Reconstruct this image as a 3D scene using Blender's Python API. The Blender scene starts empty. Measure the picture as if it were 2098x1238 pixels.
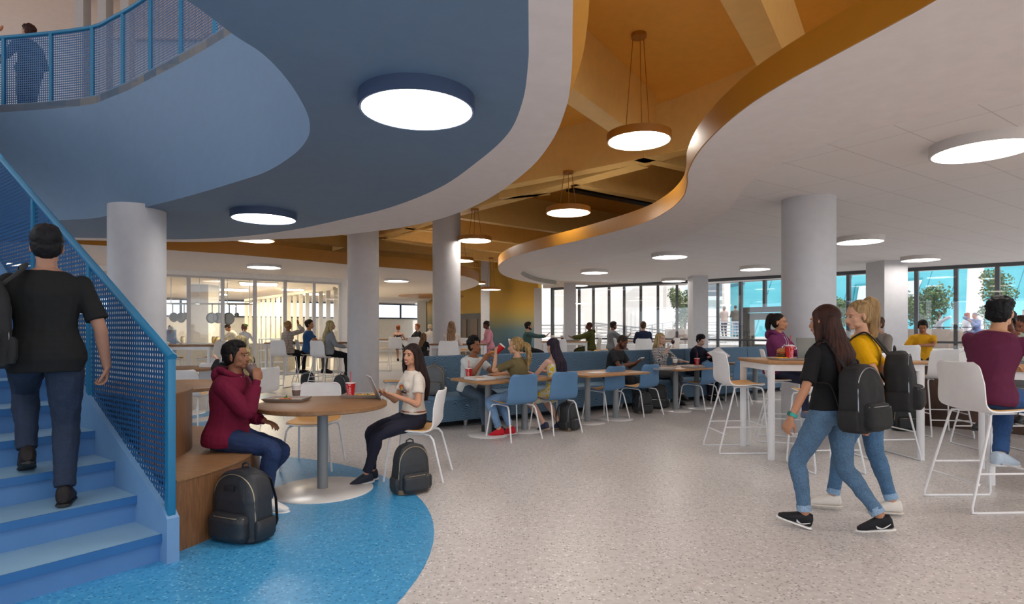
import bpy, bmesh, math, random
import numpy as np
from mathutils import Vector, Matrix, Euler, Quaternion
from mathutils.geometry import tessellate_polygon
from mathutils.bvhtree import BVHTree
random.seed(7)
SC = bpy.context.scene
COL = SC.collection
# ---------------------------------------------------------------- camera
EYE, FPX, CXP, HZP = 1.4, 1200.0, 1049.0, 675.0      # eye height, focal length and horizon for a 2098x1238 frame
cd = bpy.data.cameras.new('camera')
cam = bpy.data.objects.new('camera', cd); COL.objects.link(cam)
cam.location = (0, 0, EYE); cam.rotation_euler = (math.pi/2, 0, 0)
cd.sensor_width = 36; cd.lens = FPX/2098*36; cd.shift_y = (HZP-619)/2098
cd.clip_start = 0.05; cd.clip_end = 400
SC.camera = cam
# ---------------------------------------------------------------- world, light, exposure
SC.view_settings.view_transform = 'Standard'; SC.view_settings.look = 'None'
SC.view_settings.gamma = 1; SC.view_settings.use_curve_mapping = False
SC.view_settings.exposure = 0.15
w = bpy.data.worlds.new('sky'); SC.world = w; w.use_nodes = True
nt = w.node_tree; bg = nt.nodes['Background']
tc = nt.nodes.new('ShaderNodeTexCoord'); sx = nt.nodes.new('ShaderNodeSeparateXYZ')
rp = nt.nodes.new('ShaderNodeValToRGB')
rp.color_ramp.elements[0].position = 0.0; rp.color_ramp.elements[0].color = (0.95, 0.95, 0.95, 1)
rp.color_ramp.elements[1].position = 0.5; rp.color_ramp.elements[1].color = (0.95, 0.95, 0.96, 1)
e = rp.color_ramp.elements.new(0.06); e.color = (0.6, 0.77, 0.96, 1)
e = rp.color_ramp.elements.new(0.2); e.color = (0.86, 0.9, 0.95, 1)
nt.links.new(tc.outputs['Generated'], sx.inputs[0]); nt.links.new(sx.outputs['Z'], rp.inputs[0])
nt.links.new(rp.outputs[0], bg.inputs['Color']); bg.inputs['Strength'].default_value = 1.5
LAMP_E = 16.0      # radiance of the round lamp diffusers
# sun on the terrace
sl = bpy.data.lights.new('sun', 'SUN'); sl.energy = 2.2; sl.angle = 0.02; sl.color = (1, .96, .9)
so = bpy.data.objects.new('sun', sl); COL.objects.link(so); so.rotation_euler = Vector((-.72, .35, -.6)).to_track_quat('-Z', 'Y').to_euler()

# ---------------------------------------------------------------- helpers
def P(px, py, z):
    "plan position of the picture point (px, py) known to lie at height z"
    Y = (EYE-z)*FPX/(py-HZP)
    return ((px-CXP)/FPX*Y, Y)
def XatY(px, Y): return (px-CXP)/FPX*Y
def ZatY(py, Y): return EYE-(py-HZP)/FPX*Y
def tag(o, label=None, cat=None, group=None, kind=None):
    if label: o['label'] = label
    if cat: o['category'] = cat
    if group: o['group'] = group
    if kind: o['kind'] = kind
    return o
def thing(name, label, cat, loc=(0, 0, 0), rz=0, group=None):
    o = bpy.data.objects.new(name, None); COL.objects.link(o); o.empty_display_size = .1
    o.location = loc; o.rotation_euler = (0, 0, rz)
    return tag(o, label, cat, group)
def dup(root, loc, rz, label=None, group=None):
    r = root.copy(); COL.objects.link(r); r.location = loc; r.rotation_euler = (0, 0, rz)
    if label: r['label'] = label
    if group: r['group'] = group
    for ch in list(root.children):
        c = ch.copy(); COL.objects.link(c); c.parent = r
        for g in ch.children:
            d = g.copy(); COL.objects.link(d); d.parent = c
    return r
def crom(pts, n=6, closed=False):
    pts = [Vector(p) for p in pts]; out = []; N = len(pts)
    segs = N if closed else N-1
    for i in range(segs):
        if closed: a, b, c, d = pts[i-1], pts[i], pts[(i+1) % N], pts[(i+2) % N]
        else: a, b, c, d = pts[max(i-1, 0)], pts[i], pts[i+1], pts[min(i+2, N-1)]
        for k in range(n):
            t = k/n
            out.append(0.5*((2*b)+(c-a)*t+(2*a-5*b+4*c-d)*t*t+(3*b-a-3*c+d)*t**3))
    if not closed: out.append(pts[-1])
    return out
class MB:
    def __init__(s): s.v = []; s.f = []; s.uv = None
    def add(s, v, f):
        o = len(s.v); s.v += [tuple(x) for x in v]; s.f += [tuple(o+i for i in q) for q in f]; return s
    def box(s, c, d, rz=0, M=None, bev=0):
        x, y, z = d[0]/2, d[1]/2, d[2]/2
        if bev:
            b = min(bev, x*.9, y*.9, z*.9); v = []; 
            bm = bmesh.new(); bmesh.ops.create_cube(bm, size=1)
            for q in bm.verts: q.co = Vector((q.co.x*2*x, q.co.y*2*y, q.co.z*2*z))
            bmesh.ops.bevel(bm, geom=list(bm.edges), offset=b, segments=2, affect='EDGES', profile=.5)
            bm.verts.index_update()
            v = [q.co.copy() for q in bm.verts]; f = [[q.index for q in t.verts] for t in bm.faces]; bm.free()
        else:
            v = [Vector((i*x, j*y, k*z)) for i in (-1, 1) for j in (-1, 1) for k in (-1, 1)]
            f = [(0, 1, 3, 2), (4, 6, 7, 5), (0, 4, 5, 1), (2, 3, 7, 6), (0, 2, 6, 4), (1, 5, 7, 3)]
        R = Matrix.Rotation(rz, 3, 'Z') if M is None else M
        return s.add([R @ q+Vector(c) for q in v], f)
    def lathe(s, prof, c=(0, 0, 0), n=24, M=None, cap=True):
        v = []; f = []; R = M if M is not None else Matrix.Identity(3); c = Vector(c)
        for r, z in prof:
            for i in range(n):
                a = 2*math.pi*i/n; v.append(R @ Vector((r*math.cos(a), r*math.sin(a), z))+c)
        for k in range(len(prof)-1):
            for i in range(n):
                j = (i+1) % n; f.append((k*n+i, k*n+j, (k+1)*n+j, (k+1)*n+i))
        if cap: f.append(tuple(range(n-1, -1, -1))); f.append(tuple((len(prof)-1)*n+i for i in range(n)))
        return s.add(v, f)
    def cyl(s, a, b, r, r2=None, n=12):
        a = Vector(a); b = Vector(b); d = b-a
        q = Vector((0, 0, 1)).rotation_difference(d.normalized()).to_matrix()
        return s.lathe([(r, 0), (r if r2 is None else r2, d.length)], a, n, q)
    def tube(s, pts, r, n=8, closed=False, rf=None, flat=1.0, cap=True):
        pts = [Vector(p) for p in pts]; N = len(pts); v = []; f = []; prev = None
        for i, p in enumerate(pts):
            if closed: t = pts[(i+1) % N]-pts[i-1]
            else: t = pts[min(i+1, N-1)]-pts[max(i-1, 0)]
            if t.length < 1e-9: t = Vector((0, 0, 1))
            t.normalize()
            if prev is None:
                up = Vector((0, 0, 1)) if abs(t.z) < .9 else Vector((1, 0, 0))
                u = t.cross(up).normalized()
            else:
                u = (prev-t*prev.dot(t)); u = u.normalized() if u.length > 1e-6 else t.orthogonal().normalized()
            prev = u; w_ = t.cross(u); rr = r if rf is None else rf[i]
            for k in range(n):
                a = 2*math.pi*k/n; v.append(p+u*math.cos(a)*rr+w_*math.sin(a)*rr*flat)
        for i in range(N if closed else N-1):
            for k in range(n):
                j = (k+1) % n; i2 = (i+1) % N
                f.append((i*n+k, i*n+j, i2*n+j, i2*n+k))
        if not closed and cap: f.append(tuple(range(n-1, -1, -1))); f.append(tuple((N-1)*n+k for k in range(n)))
        return s.add(v, f)
    def ell(s, c, r, M=None, n=14, m=9):
        v = []; f = []; R = M if M is not None else Matrix.Identity(3); c = Vector(c)
        v.append(R @ Vector((0, 0, -r[2]))+c)
        for j in range(1, m):
            th = math.pi*j/m-math.pi/2
            for i in range(n):
                a = 2*math.pi*i/n
                v.append(R @ Vector((r[0]*math.cos(th)*math.cos(a), r[1]*math.cos(th)*math.sin(a), r[2]*math.sin(th)))+c)
        v.append(R @ Vector((0, 0, r[2]))+c); L = len(v)-1
        for i in range(n):
            k = (i+1) % n; f.append((0, 1+k, 1+i)); f.append((L, L-n+i, L-n+k))
            for j in range(m-2): f.append((1+j*n+i, 1+j*n+k, 1+(j+1)*n+k, 1+(j+1)*n+i))
        return s.add(v, f)
    def prism(s, poly, z0, z1):
        poly = [Vector((p[0], p[1], 0)) for p in poly]; n = len(poly)
        ar = sum(poly[i].x*poly[(i+1) % n].y-poly[(i+1) % n].x*poly[i].y for i in range(n))
        if ar < 0: poly.reverse()
        tri = tessellate_polygon([poly]); v = [(p.x, p.y, z0) for p in poly]+[(p.x, p.y, z1) for p in poly]; f = []
        for t in tri:
            a, b, c = t
            cr = (poly[b]-poly[a]).cross(poly[c]-poly[a]).z
            if cr < 0: b, c = c, b
            f.append((a, c, b)); f.append((a+n, b+n, c+n))
        for i in range(n):
            j = (i+1) % n; f.append((i, j, j+n, i+n))
        return s.add(v, f)
    def wall(s, line, z0, z1, th, left=True):
        "upright strip of thickness th along a plan polyline"
        L = [Vector((p[0], p[1])) for p in line]; n = len(L); off = []
        for i in range(n):
            t = (L[min(i+1, n-1)]-L[max(i-1, 0)]).normalized(); nn = Vector((-t.y, t.x))*(1 if left else -1)
            off.append(L[i]+nn*th)
        v = []; f = []
        for a, b in zip(L, off): v += [(a.x, a.y, z0), (a.x, a.y, z1), (b.x, b.y, z1), (b.x, b.y, z0)]
        for i in range(n-1):
            o = i*4
            for k in range(4): f.append((o+k, o+(k+1) % 4, o+4+(k+1) % 4, o+4+k))
        f.append((3, 2, 1, 0)); o = (n-1)*4; f.append((o, o+1, o+2, o+3))
        return s.add(v, f)
    def grid(s, pts, th=0):
        "pts[i][j] sheet; th>0 gives it thickness along its normal"
        A = np.array([[tuple(p) for p in r] for r in pts], float); ni, nj = A.shape[:2]
        if th:
            du = np.gradient(A, axis=0); dv = np.gradient(A, axis=1); nn = np.cross(du, dv)
            nn /= np.maximum(np.linalg.norm(nn, axis=2, keepdims=True), 1e-9)
            B = A-nn*th
        v = [tuple(q) for q in A.reshape(-1, 3)]; f = []
        ix = lambda i, j: i*nj+j
        for i in range(ni-1):
            for j in range(nj-1): f.append((ix(i, j), ix(i+1, j), ix(i+1, j+1), ix(i, j+1)))
        if th:
            o = len(v); v += [tuple(q) for q in B.reshape(-1, 3)]
            for i in range(ni-1):
                for j in range(nj-1): f.append((o+ix(i, j), o+ix(i, j+1), o+ix(i+1, j+1), o+ix(i+1, j)))
            for i in range(ni-1):
                f.append((ix(i, 0), o+ix(i, 0), o+ix(i+1, 0), ix(i+1, 0))); f.append((ix(i, nj-1), ix(i+1, nj-1), o+ix(i+1, nj-1), o+ix(i, nj-1)))
            for j in range(nj-1):
                f.append((ix(0, j), ix(0, j+1), o+ix(0, j+1), o+ix(0, j))); f.append((ix(ni-1, j), o+ix(ni-1, j), o+ix(ni-1, j+1), ix(ni-1, j+1)))
        return s.add(v, f)
    def build(s, name, m, parent=None, smooth=True, **k):
        me = bpy.data.meshes.new(name); me.from_pydata(s.v, [], s.f); me.update()
        if smooth:
            me.polygons.foreach_set('use_smooth', [True]*len(me.polygons))
            try: me.set_sharp_from_angle(angle=math.radians(38))
            except Exception: pass
        if m: me.materials.append(m)
        if s.uv is not None:
            ul = me.uv_layers.new(name='UVMap')
            for lp in me.loops: ul.data[lp.index].uv = s.uv[lp.vertex_index]
        o = bpy.data.objects.new(name, me); COL.objects.link(o)
        if parent is not None: o.parent = parent
        if k: tag(o, **k)
        return o
def struct(name, mb, m, smooth=True, parent=None):
    o = mb.build(name, m, parent, smooth)
    if parent is None: o['kind'] = 'structure'
    return o
# ---------------------------------------------------------------- materials
def srgb(c):
    if isinstance(c, str): c = [int(c[i:i+2], 16)/255 for i in (0, 2, 4)]
    return tuple((x/12.92 if x <= .04045 else ((x+.055)/1.055)**2.4) for x in c)
_M = {}
def mat(name, col, rough=.55, metal=0, spec=.5, bump=0, bscale=200, emit=0, sheen=0, alpha=1, var=0, vscale=8, coat=0):
    if name in _M: return _M[name]
    m = bpy.data.materials.new(name); m.use_nodes = True; N = m.node_tree; b = N.nodes['Principled BSDF']
    c = srgb(col)+(1,)
    b.inputs['Base Color'].default_value = c; b.inputs['Roughness'].default_value = rough
    b.inputs['Metallic'].default_value = metal; b.inputs['Specular IOR Level'].default_value = spec
    if coat: b.inputs['Coat Weight'].default_value = coat
    if sheen: b.inputs['Sheen Weight'].default_value = sheen
    if alpha < 1: b.inputs['Alpha'].default_value = alpha
    if emit:
        b.inputs['Emission Color'].default_value = c; b.inputs['Emission Strength'].default_value = emit
    t = N.nodes.new('ShaderNodeTexCoord')
    if var or bump or True:
        no = N.nodes.new('ShaderNodeTexNoise'); no.inputs['Scale'].default_value = vscale; no.inputs['Detail'].default_value = 4
        N.links.new(t.outputs['Object'], no.inputs['Vector'])
        mr = N.nodes.new('ShaderNodeMapRange'); v = var or .03
        mr.inputs['From Min'].default_value = .3; mr.inputs['From Max'].default_value = .7
        mr.inputs['To Min'].default_value = 1-v; mr.inputs['To Max'].default_value = 1+v
        N.links.new(no.outputs['Fac'], mr.inputs['Value'])
        mx = N.nodes.new('ShaderNodeMix'); mx.data_type = 'RGBA'; mx.blend_type = 'MULTIPLY'; mx.inputs['Factor'].default_value = 1
        mx.inputs['A'].default_value = c
        N.links.new(mr.outputs['Result'], mx.inputs['B']); N.links.new(mx.outputs['Result'], b.inputs['Base Color'])
    if bump:
        n2 = N.nodes.new('ShaderNodeTexNoise'); n2.inputs['Scale'].default_value = bscale
        bp = N.nodes.new('ShaderNodeBump'); bp.inputs['Strength'].default_value = bump; bp.inputs['Distance'].default_value = .01
        N.links.new(t.outputs['Object'], n2.inputs['Vector']); N.links.new(n2.outputs['Fac'], bp.inputs['Height']); N.links.new(bp.outputs['Normal'], b.inputs['Normal'])
    _M[name] = m; return m
class NT:
    "small node-tree writer"
    def __init__(s, name, rough=.5):
        s.m = bpy.data.materials.new(name); s.m.use_nodes = True; s.t = s.m.node_tree; s.b = s.t.nodes['Principled BSDF']
        s.b.inputs['Roughness'].default_value = rough; s.tc = s.n('ShaderNodeTexCoord')
    def n(s, typ, **k):
        q = s.t.nodes.new(typ)
        for a, b in k.items():
            if a.startswith('i_'): q.inputs[a[2:].replace('_', ' ')].default_value = b
            else: setattr(q, a, b)
        return q
    def l(s, a, b): s.t.links.new(a, b)
    def ramp(s, fac, stops, interp='LINEAR'):
        r = s.n('ShaderNodeValToRGB'); r.color_ramp.interpolation = interp; el = r.color_ramp.elements
        for i, (p, c) in enumerate(stops):
            q = el[i] if i < 2 else el.new(p)
            q.position = p; q.color = tuple(srgb(c))+(1,)
        s.l(fac, r.inputs[0]); return r.outputs[0]
    def mapping(s, scale=(1, 1, 1), rot=(0, 0, 0), out='Object', loc=(0, 0, 0)):
        mp = s.n('ShaderNodeMapping'); mp.inputs['Scale'].default_value = scale; mp.inputs['Rotation'].default_value = rot; mp.inputs['Location'].default_value = loc
        s.l(s.tc.outputs[out], mp.inputs['Vector']); return mp.outputs[0]
    def math(s, op, a, b=None, c=None):
        q = s.n('ShaderNodeMath', operation=op)
        for i, x in enumerate((a, b, c)):
            if x is None: continue
            if isinstance(x, (int, float)): q.inputs[i].default_value = x
            else: s.l(x, q.inputs[i])
        return q.outputs[0]
    def mix(s, fac, a, b, blend='MIX'):
        q = s.n('ShaderNodeMix', data_type='RGBA', blend_type=blend)
        for k, x in (('Factor', fac), ('A', a), ('B', b)):
            if isinstance(x, (int, float)): q.inputs[k].default_value = x
            elif isinstance(x, str): q.inputs[k].default_value = tuple(srgb(x))+(1,)
            else: s.l(x, q.inputs[k])
        return q.outputs['Result']
    def col(s, c): s.l(c, s.b.inputs['Base Color']); return s
    def bump(s, h, st=.3, d=.01):
        q = s.n('ShaderNodeBump'); q.inputs['Strength'].default_value = st; q.inputs['Distance'].default_value = d
        s.l(h, q.inputs['Height']); s.l(q.outputs['Normal'], s.b.inputs['Normal']); return s
def terrazzo(name, base, dark, light, rough=.3):
    n = NT(name, rough); v = n.n('ShaderNodeTexVoronoi', i_Scale=62.0); n.l(n.mapping(), v.inputs['Vector'])
    sp = n.n('ShaderNodeSeparateColor'); n.l(v.outputs['Color'], sp.inputs[0])
    dk = n.math('MULTIPLY', n.math('GREATER_THAN', sp.outputs[0], .8), n.math('LESS_THAN', v.outputs['Distance'], .42))
    lt = n.math('MULTIPLY', n.math('GREATER_THAN', sp.outputs[1], .84), n.math('LESS_THAN', v.outputs['Distance'], .45))
    no = n.n('ShaderNodeTexNoise', i_Scale=26.0, i_Detail=6.0); n.l(n.mapping(), no.inputs['Vector'])
    c0 = n.ramp(no.outputs['Fac'], [(.35, base[0]), (.65, base[1])])
    n.col(n.mix(dk, n.mix(lt, c0, light), dark))
    no2 = n.n('ShaderNodeTexNoise', i_Scale=1.2, i_Detail=3.0); n.l(n.mapping(), no2.inputs['Vector'])
    mr = n.n('ShaderNodeMapRange', i_To_Min=rough-.06, i_To_Max=rough+.14); n.l(no2.outputs['Fac'], mr.inputs['Value']); n.l(mr.outputs[0], n.b.inputs['Roughness'])
    return n.m
def wood(name, a, b, c, scale=(1, 1, 1), rough=.4):
    n = NT(name, rough); wv = n.n('ShaderNodeTexNoise', i_Scale=9.0, i_Detail=8.0, i_Roughness=.6, i_Distortion=.4)
    n.l(n.mapping(scale), wv.inputs['Vector'])
    n.col(n.ramp(wv.outputs['Fac'], [(.3, a), (.5, b), (.7, c)])); n.bump(wv.outputs['Fac'], .08, .002); return n.m
def perforated(name, col, pitch=.03, r=.3):
    n = NT(name, .45); n.b.inputs['Base Color'].default_value = tuple(srgb(col))+(1,)
    s = n.n('ShaderNodeSeparateXYZ'); n.l(n.tc.outputs['UV'], s.inputs[0])
    fx = n.math('SUBTRACT', n.math('FRACT', n.math('DIVIDE', s.outputs[0], pitch)), .5)
    fy = n.math('SUBTRACT', n.math('FRACT', n.math('DIVIDE', s.outputs[1], pitch)), .5)
    d = n.math('SQRT', n.math('ADD', n.math('MULTIPLY', fx, fx), n.math('MULTIPLY', fy, fy)))
    n.l(n.math('GREATER_THAN', d, r), n.b.inputs['Alpha']); return n.m
def glass(name, tint=(1, 1, 1), refl=.08):
    m = bpy.data.materials.new(name); m.use_nodes = True; t = m.node_tree; t.nodes.clear()
    o = t.nodes.new('ShaderNodeOutputMaterial'); a = t.nodes.new('ShaderNodeBsdfTransparent'); g = t.nodes.new('ShaderNodeBsdfGlossy')
    a.inputs[0].default_value = tint+(1,); g.inputs['Roughness'].default_value = .02
    x = t.nodes.new('ShaderNodeMixShader'); x.inputs[0].default_value = refl
    t.links.new(a.outputs[0], x.inputs[1]); t.links.new(g.outputs[0], x.inputs[2]); t.links.new(x.outputs[0], o.inputs[0]); return m
def upholstery(name, base, line, k=1.0):
    "woven fabric with rows of wavy arcs"
    n = NT(name, .85); mp = n.mapping((1, 1, 1), out='UV'); s = n.n('ShaderNodeSeparateXYZ'); n.l(mp, s.inputs[0])
    no = n.n('ShaderNodeTexNoise', i_Scale=3.2*k, i_Detail=2.0, i_Distortion=.6); n.l(mp, no.inputs['Vector'])
    u = n.math('MULTIPLY', s.outputs[0], 5.5*k); fl = n.math('SUBTRACT', n.math('FRACT', u), .5)
    arc = n.math('MULTIPLY', n.math('MULTIPLY', fl, fl), .22)
    h = n.math('ADD', n.math('ADD', s.outputs[1], arc), n.math('MULTIPLY', no.outputs['Fac'], .22))
    wv = n.math('SINE', n.math('MULTIPLY', h, 280.0*k))
    f = n.math('GREATER_THAN', wv, .68)
    n.col(n.mix(f, base, line)); n.bump(wv, .25, .003); return n.m
# ================================================================ THE HALL
W_CEIL = mat('white_soffit', 'E6DEDC', .7); W_PAINT = mat('white_paint', 'E9E6E3', .6)
BLUE_P = mat('blue_paint', '67829F', .6); BLUE_R = mat('rail_blue', '1A7099', .4)
GOLD = mat('gold_paint', 'EFB04A', .55); GOLDB = mat('gold_beam_paint', 'F8D284', .5); GOLDT = mat('gold_trim', 'AA7420', .4)
COLM = mat('column_paint', 'C2C2C6', .5); DARKM = mat('dark_mullion', '4B4D52', .4)
WHITE_MET = mat('white_metal', 'E8E8EA', .35)
FLOOR = terrazzo('terrazzo_grey', ('BFBAB8', 'D0CBC9'), '8F8A89', 'E6E3E1', .3)
FLOORB = terrazzo('terrazzo_blue', ('3A92C8', '4BA2D4'), '2A74A8', '6FB9E0', .26)
ZS, ZT, Z2, ZD, ZB = 3.05, 3.2, 4.87, 5.3, 4.4       # soffit, tiles, upper floor, gold deck, beam underside
# ---- floor
struct('floor', MB().prism([(-32, -9), (17, -9), (17, 14.2), (10.9, 19.6), (7.7, 23.6), (1.2, 25.9), (-5.2, 36.4), (-8, 38.6), (-32, 22)], -.2, 0), FLOOR)
CB = (-3.45, 3.65)
circ = lambda c, r, n=96: [(c[0]+r*math.cos(2*math.pi*i/n), c[1]+r*math.sin(2*math.pi*i/n)) for i in range(n)]
struct('floor_inlay', MB().prism(circ(CB, 2.94), .0005, .003), FLOORB)
for k, (r0, r1) in enumerate(((1.5, 1.9), (2.35, 2.75))):
    m = MB(); c = P(330, 858, 0); c = (c[0]-1.2, c[1]+.9)
    A = [(c[0]+r*math.cos(a), c[1]+r*math.sin(a)) for r, rng in ((r0, range(0, 97)), (r1, range(96, -1, -1))) for a in [(-2.6+3.6*i/96) for i in rng]]
    m.prism(A, .0005, .003); struct('floor_inlay', m, FLOORB)
# ---- left slab: blue soffit round the stair opening
inner = [(1092, -260), (1083, -60), (1083, 60), (1082, 130), (1070, 210), (1040, 275), (980, 330), (900, 385), (800, 425), (700, 450), (600, 471), (500, 484), (400, 490), (300, 490), (150, 487)]
outer = [(1178, -260), (1175, -60), (1173, 60), (1171, 150), (1160, 220), (1130, 290), (1080, 350), (1000, 408), (920, 443), (840, 463), (775, 473), (650, 486), (500, 493), (400, 496), (300, 495), (150, 492)]
opening = [(135, 451), (230, 440), (320, 419), (400, 398), (480, 374), (545, 352), (600, 318), (628, 287), (635, 258), (625, 222), (590, 165), (540, 112), (480, 72), (400, 12), (330, -30), (240, -110), (100, -240)]
IN = [tuple(q) for q in crom([P(x, y, ZS) for x, y in inner], 7)]
OUT = [tuple(q) for q in crom([P(x, y, ZS) for x, y in outer], 7)]
OPN = [tuple(q) for q in crom([(-13.5, 9.9), (-10.0, 9.35)]+[P(x, y, ZS) for x, y in opening]+[(-2.6, .6)], 7)]
slab = IN+[(-14, 11.2), (-14.2, 10)]+OPN+[(-2.4, -3), (.3, -3)]
struct('ceiling', MB().prism(slab, ZS, Z2), BLUE_P)
struct('ceiling', MB().prism(OUT+IN[::-1], ZS, ZS+.3), W_CEIL)
struct('wall_void', MB().wall(OUT, ZS+.3, ZD, .1, left=False), GOLD)
# ---- right slab: white ring with a gold edge, tiled ceiling set up inside it
rout = [(2250, -200), (1920, 0), (1840, 45), (1700, 120), (1600, 175), (1530, 220), (1470, 270), (1430, 315), (1410, 355), (1409, 378), (1398, 407), (1365, 435), (1310, 460), (1200, 490), (1100, 513), (1045, 529), (1022, 546), (1030, 563), (1065, 575), (1110, 583)]
rin = [(2500, 60), (2250, 145), (2098, 191), (1890, 241), (1733, 283), (1628, 319), (1560, 357), (1523, 387), (1502, 419), (1471, 450), (1408, 484), (1340, 508), (1235, 529), (1150, 542), (1085, 552), (1068, 563), (1100, 577), (1140, 583.5)]
RO = [tuple(q) for q in crom([P(x, y, ZS) for x, y in rout], 8)]
RI = [tuple(q) for q in crom([P(x, y, ZS) for x, y in rin], 8)]
struct('ceiling', MB().prism(RO+RI[::-1], ZS, ZS+.22), W_CEIL)
struct('trim_1', MB().wall(RO, ZS+.002, ZS+.235, .012, left=True), GOLDT)
struct('trim_4', MB().wall(RI, ZS+.001, ZT, .01, left=True), mat('cove_beige', 'CFCAB8', .7))
tile = NT('ceiling_tiles', .8)
bt = tile.n('ShaderNodeTexBrick', offset=0.0, i_Scale=1.0, i_Mortar_Size=.006, i_Brick_Width=1.2, i_Row_Height=.6)
bt.inputs['Color1'].default_value = srgb('E8E4E3')+(1,); bt.inputs['Color2'].default_value = srgb('EAE6E5')+(1,); bt.inputs['Mortar'].default_value = srgb('CFCACA')+(1,)
tile.l(tile.mapping(rot=(0, 0, math.radians(-34))), bt.inputs['Vector']); tile.col(bt.outputs['Color'])
struct('ceiling', MB().prism(RI+[(7.7, 23.9), (11.1, 19.8), (17.5, 13.6), (17.5, 1.0)], ZT, ZT+.06), tile.m)
# ---- left rear slab: gold edged white ceiling over kitchen and far tables
lo = [(-60, 494), (80, 498), (200, 503), (335, 512), (500, 523.5), (700, 541), (800, 549), (886, 556), (940, 564), (970, 572), (981, 580), (972, 588), (940, 597), (900, 601)]
LO = [tuple(q) for q in crom([P(x, y, ZS) for x, y in lo], 8)]
struct('ceiling', MB().prism(LO+[(-5.3, 36.6), (-8, 39), (-32, 22.5), (-32, 10)], ZS, ZS+.2), W_CEIL)
struct('trim_2', MB().wall(LO, ZS+.002, ZS+.3, .012, left=False), GOLDT)
c = P(884, 607, ZS)
struct('trim_3', MB().prism([(c[0]+1.6*math.cos(a/10), c[1]+2.0*math.sin(a/10)) for a in range(63)], ZS-.02, ZS+.01), GOLDT)
# ---- gold deck and beams over the void
struct('ceiling', MB().prism([(-16, 11.5), (-3, 10.6), (-1.3, 8.6), (-.4, 6.0), (-.05, 3.5), (-.1, -3), (17.5, -3), (17.5, 13), (11, 19.8), (7.7, 23.7), (1.3, 26), (-5.3, 37), (-16, 37)], ZD, ZD+.1), GOLD)
def beam(a, b, w_, z=ZB, top=ZD, ext=(0, 0)):
    A = Vector(P(*a, z)); B = Vector(P(*b, z)); d = (B-A).normalized(); A -= d*ext[0]; B += d*ext[1]; n = Vector((-d.y, d.x))*w_/2
    m = MB().prism([A+n, A-n, B-n, B+n], z, top); o = struct('ceiling_beam', m, GOLDB, smooth=False)
beam((1517, 0), (1582, 131), .31, ext=(3, 3))
beam((1163, 194), (1322, 305), .3, ext=(3.2, .1))
beam((1412, 311), (1070, 378), .3, ext=(4.5, 5))
beam((1298, 345), (930, 441), .36, ext=(.2, .3))
beam((1300, 342), (1417, 305), .3, z=4.41, ext=(0, 2))
beam((880, 457), (776, 489), .34, ext=(.6, 4))
beam((1325, 330), (1412, 350), .22, ext=(.2, 3))
beam((1180, 381), (1395, 424), .22, ext=(.1, 3))
beam((1050, 405), (1125, 398), .2, ext=(.3, 0))
beam((945, 449), (1120, 474), .22, ext=(.6, 6))
beam((880, 470), (800, 487), .2, z=4.42, ext=(.6, 3))
beam((945, 484), (1085, 504), .22, ext=(3, 2.5))
beam((700, 480), (885, 508), .24, ext=(3, 2))
beam((945, 508), (1050, 521), .24, ext=(14, 1.5))
beam((940, 529), (1020, 537), .28, ext=(16, .6))
beam((945, 546), (1010, 552), .3, ext=(12, .2))
# dark air slots in the deck
m = MB(); a = P(1175, 388, ZD-.05); b = P(1365, 424, ZD-.05)
m.wall([a, b], ZD-.06, ZD-.005, .3); struct('ceiling_vent', m, mat('vent_black', '23252B', .6))
m = MB().prism([P(1312, 345, ZD-.05), P(1370, 342, ZD-.05), P(1420, 368, ZD-.05), P(1400, 374, ZD-.05)], ZD-.06, ZD-.005); struct('ceiling_vent', m, mat('vent_grey', '4A4648', .6))
# ---- columns
def column(px, w_px, Y, top, r=None, bot=0):
    x = XatY(px, Y); r = r or w_px/FPX*Y/2
    struct('column', MB().lathe([(r, bot), (r, top)], (x, Y, 0), 64), COLM)
column(281.5, 103, 8.15, ZS+.05); column(744, 63, 13.2, ZD); column(915, 57, 14.8, ZD); column(1656, 101, 8.1, ZT+.02)
def sqcol(px0, px1, Y, top, d=.5, m=None, rz=0):
    x0, x1 = XatY(px0, Y), XatY(px1, Y)
    struct('column', MB().box(((x0+x1)/2, Y+d/2, top/2), (x1-x0, d, top), rz), m or COLM, smooth=False)
sqcol(1157, 1180, 22.5, ZT, .45); sqcol(1420, 1451, 19.6, ZT, .6); sqcol(1812, 1860, 15.2, ZT, .8)
sqcol(387, 427, 21.6, 3.05, .8); sqcol(985, 1003, 27.5, ZD, .5); sqcol(855, 873, 34.5, ZT, .5); sqcol(1095, 1109, 25.6, ZT, .3)
# ---- end walls
ombre = NT('ombre_mural', .6); s_ = ombre.n('ShaderNodeSeparateXYZ'); ombre.l(ombre.tc.outputs['Object'], s_.inputs[0])
mr_ = ombre.n('ShaderNodeMapRange', i_From_Min=.5, i_From_Max=3.2); ombre.l(s_.outputs[2], mr_.inputs['Value'])
ombre.col(ombre.ramp(mr_.outputs[0], [(.0, '37607E'), (.75, 'C49B3C'), (.32, '5D7A84'), (.55, 'A59555')]))
GW0, GW1 = Vector((1.15, 25.9)), Vector((-5.3, 36.6))
struct('wall_gold', MB().wall([GW0, GW1], 0, ZD, .2, left=False), ombre.m, smooth=False)
g = (GW1-GW0).normalized()
def on_gold(px):   # point of the gold wall seen at column px
    k = (px-CXP)/FPX; t = (k*GW0.y-GW0.x)/(g.x-k*g.y); return GW0+g*t
gn = Vector((-g.y, g.x)); gn = gn if gn.y < 0 else -gn
a, b = on_gold(945), on_gold(985)
struct('door_1', MB().wall([a+gn*.03, b+gn*.03], 0, 2.25, .02), mat('passage_grey', '6B6A6C', .6), smooth=False)
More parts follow.
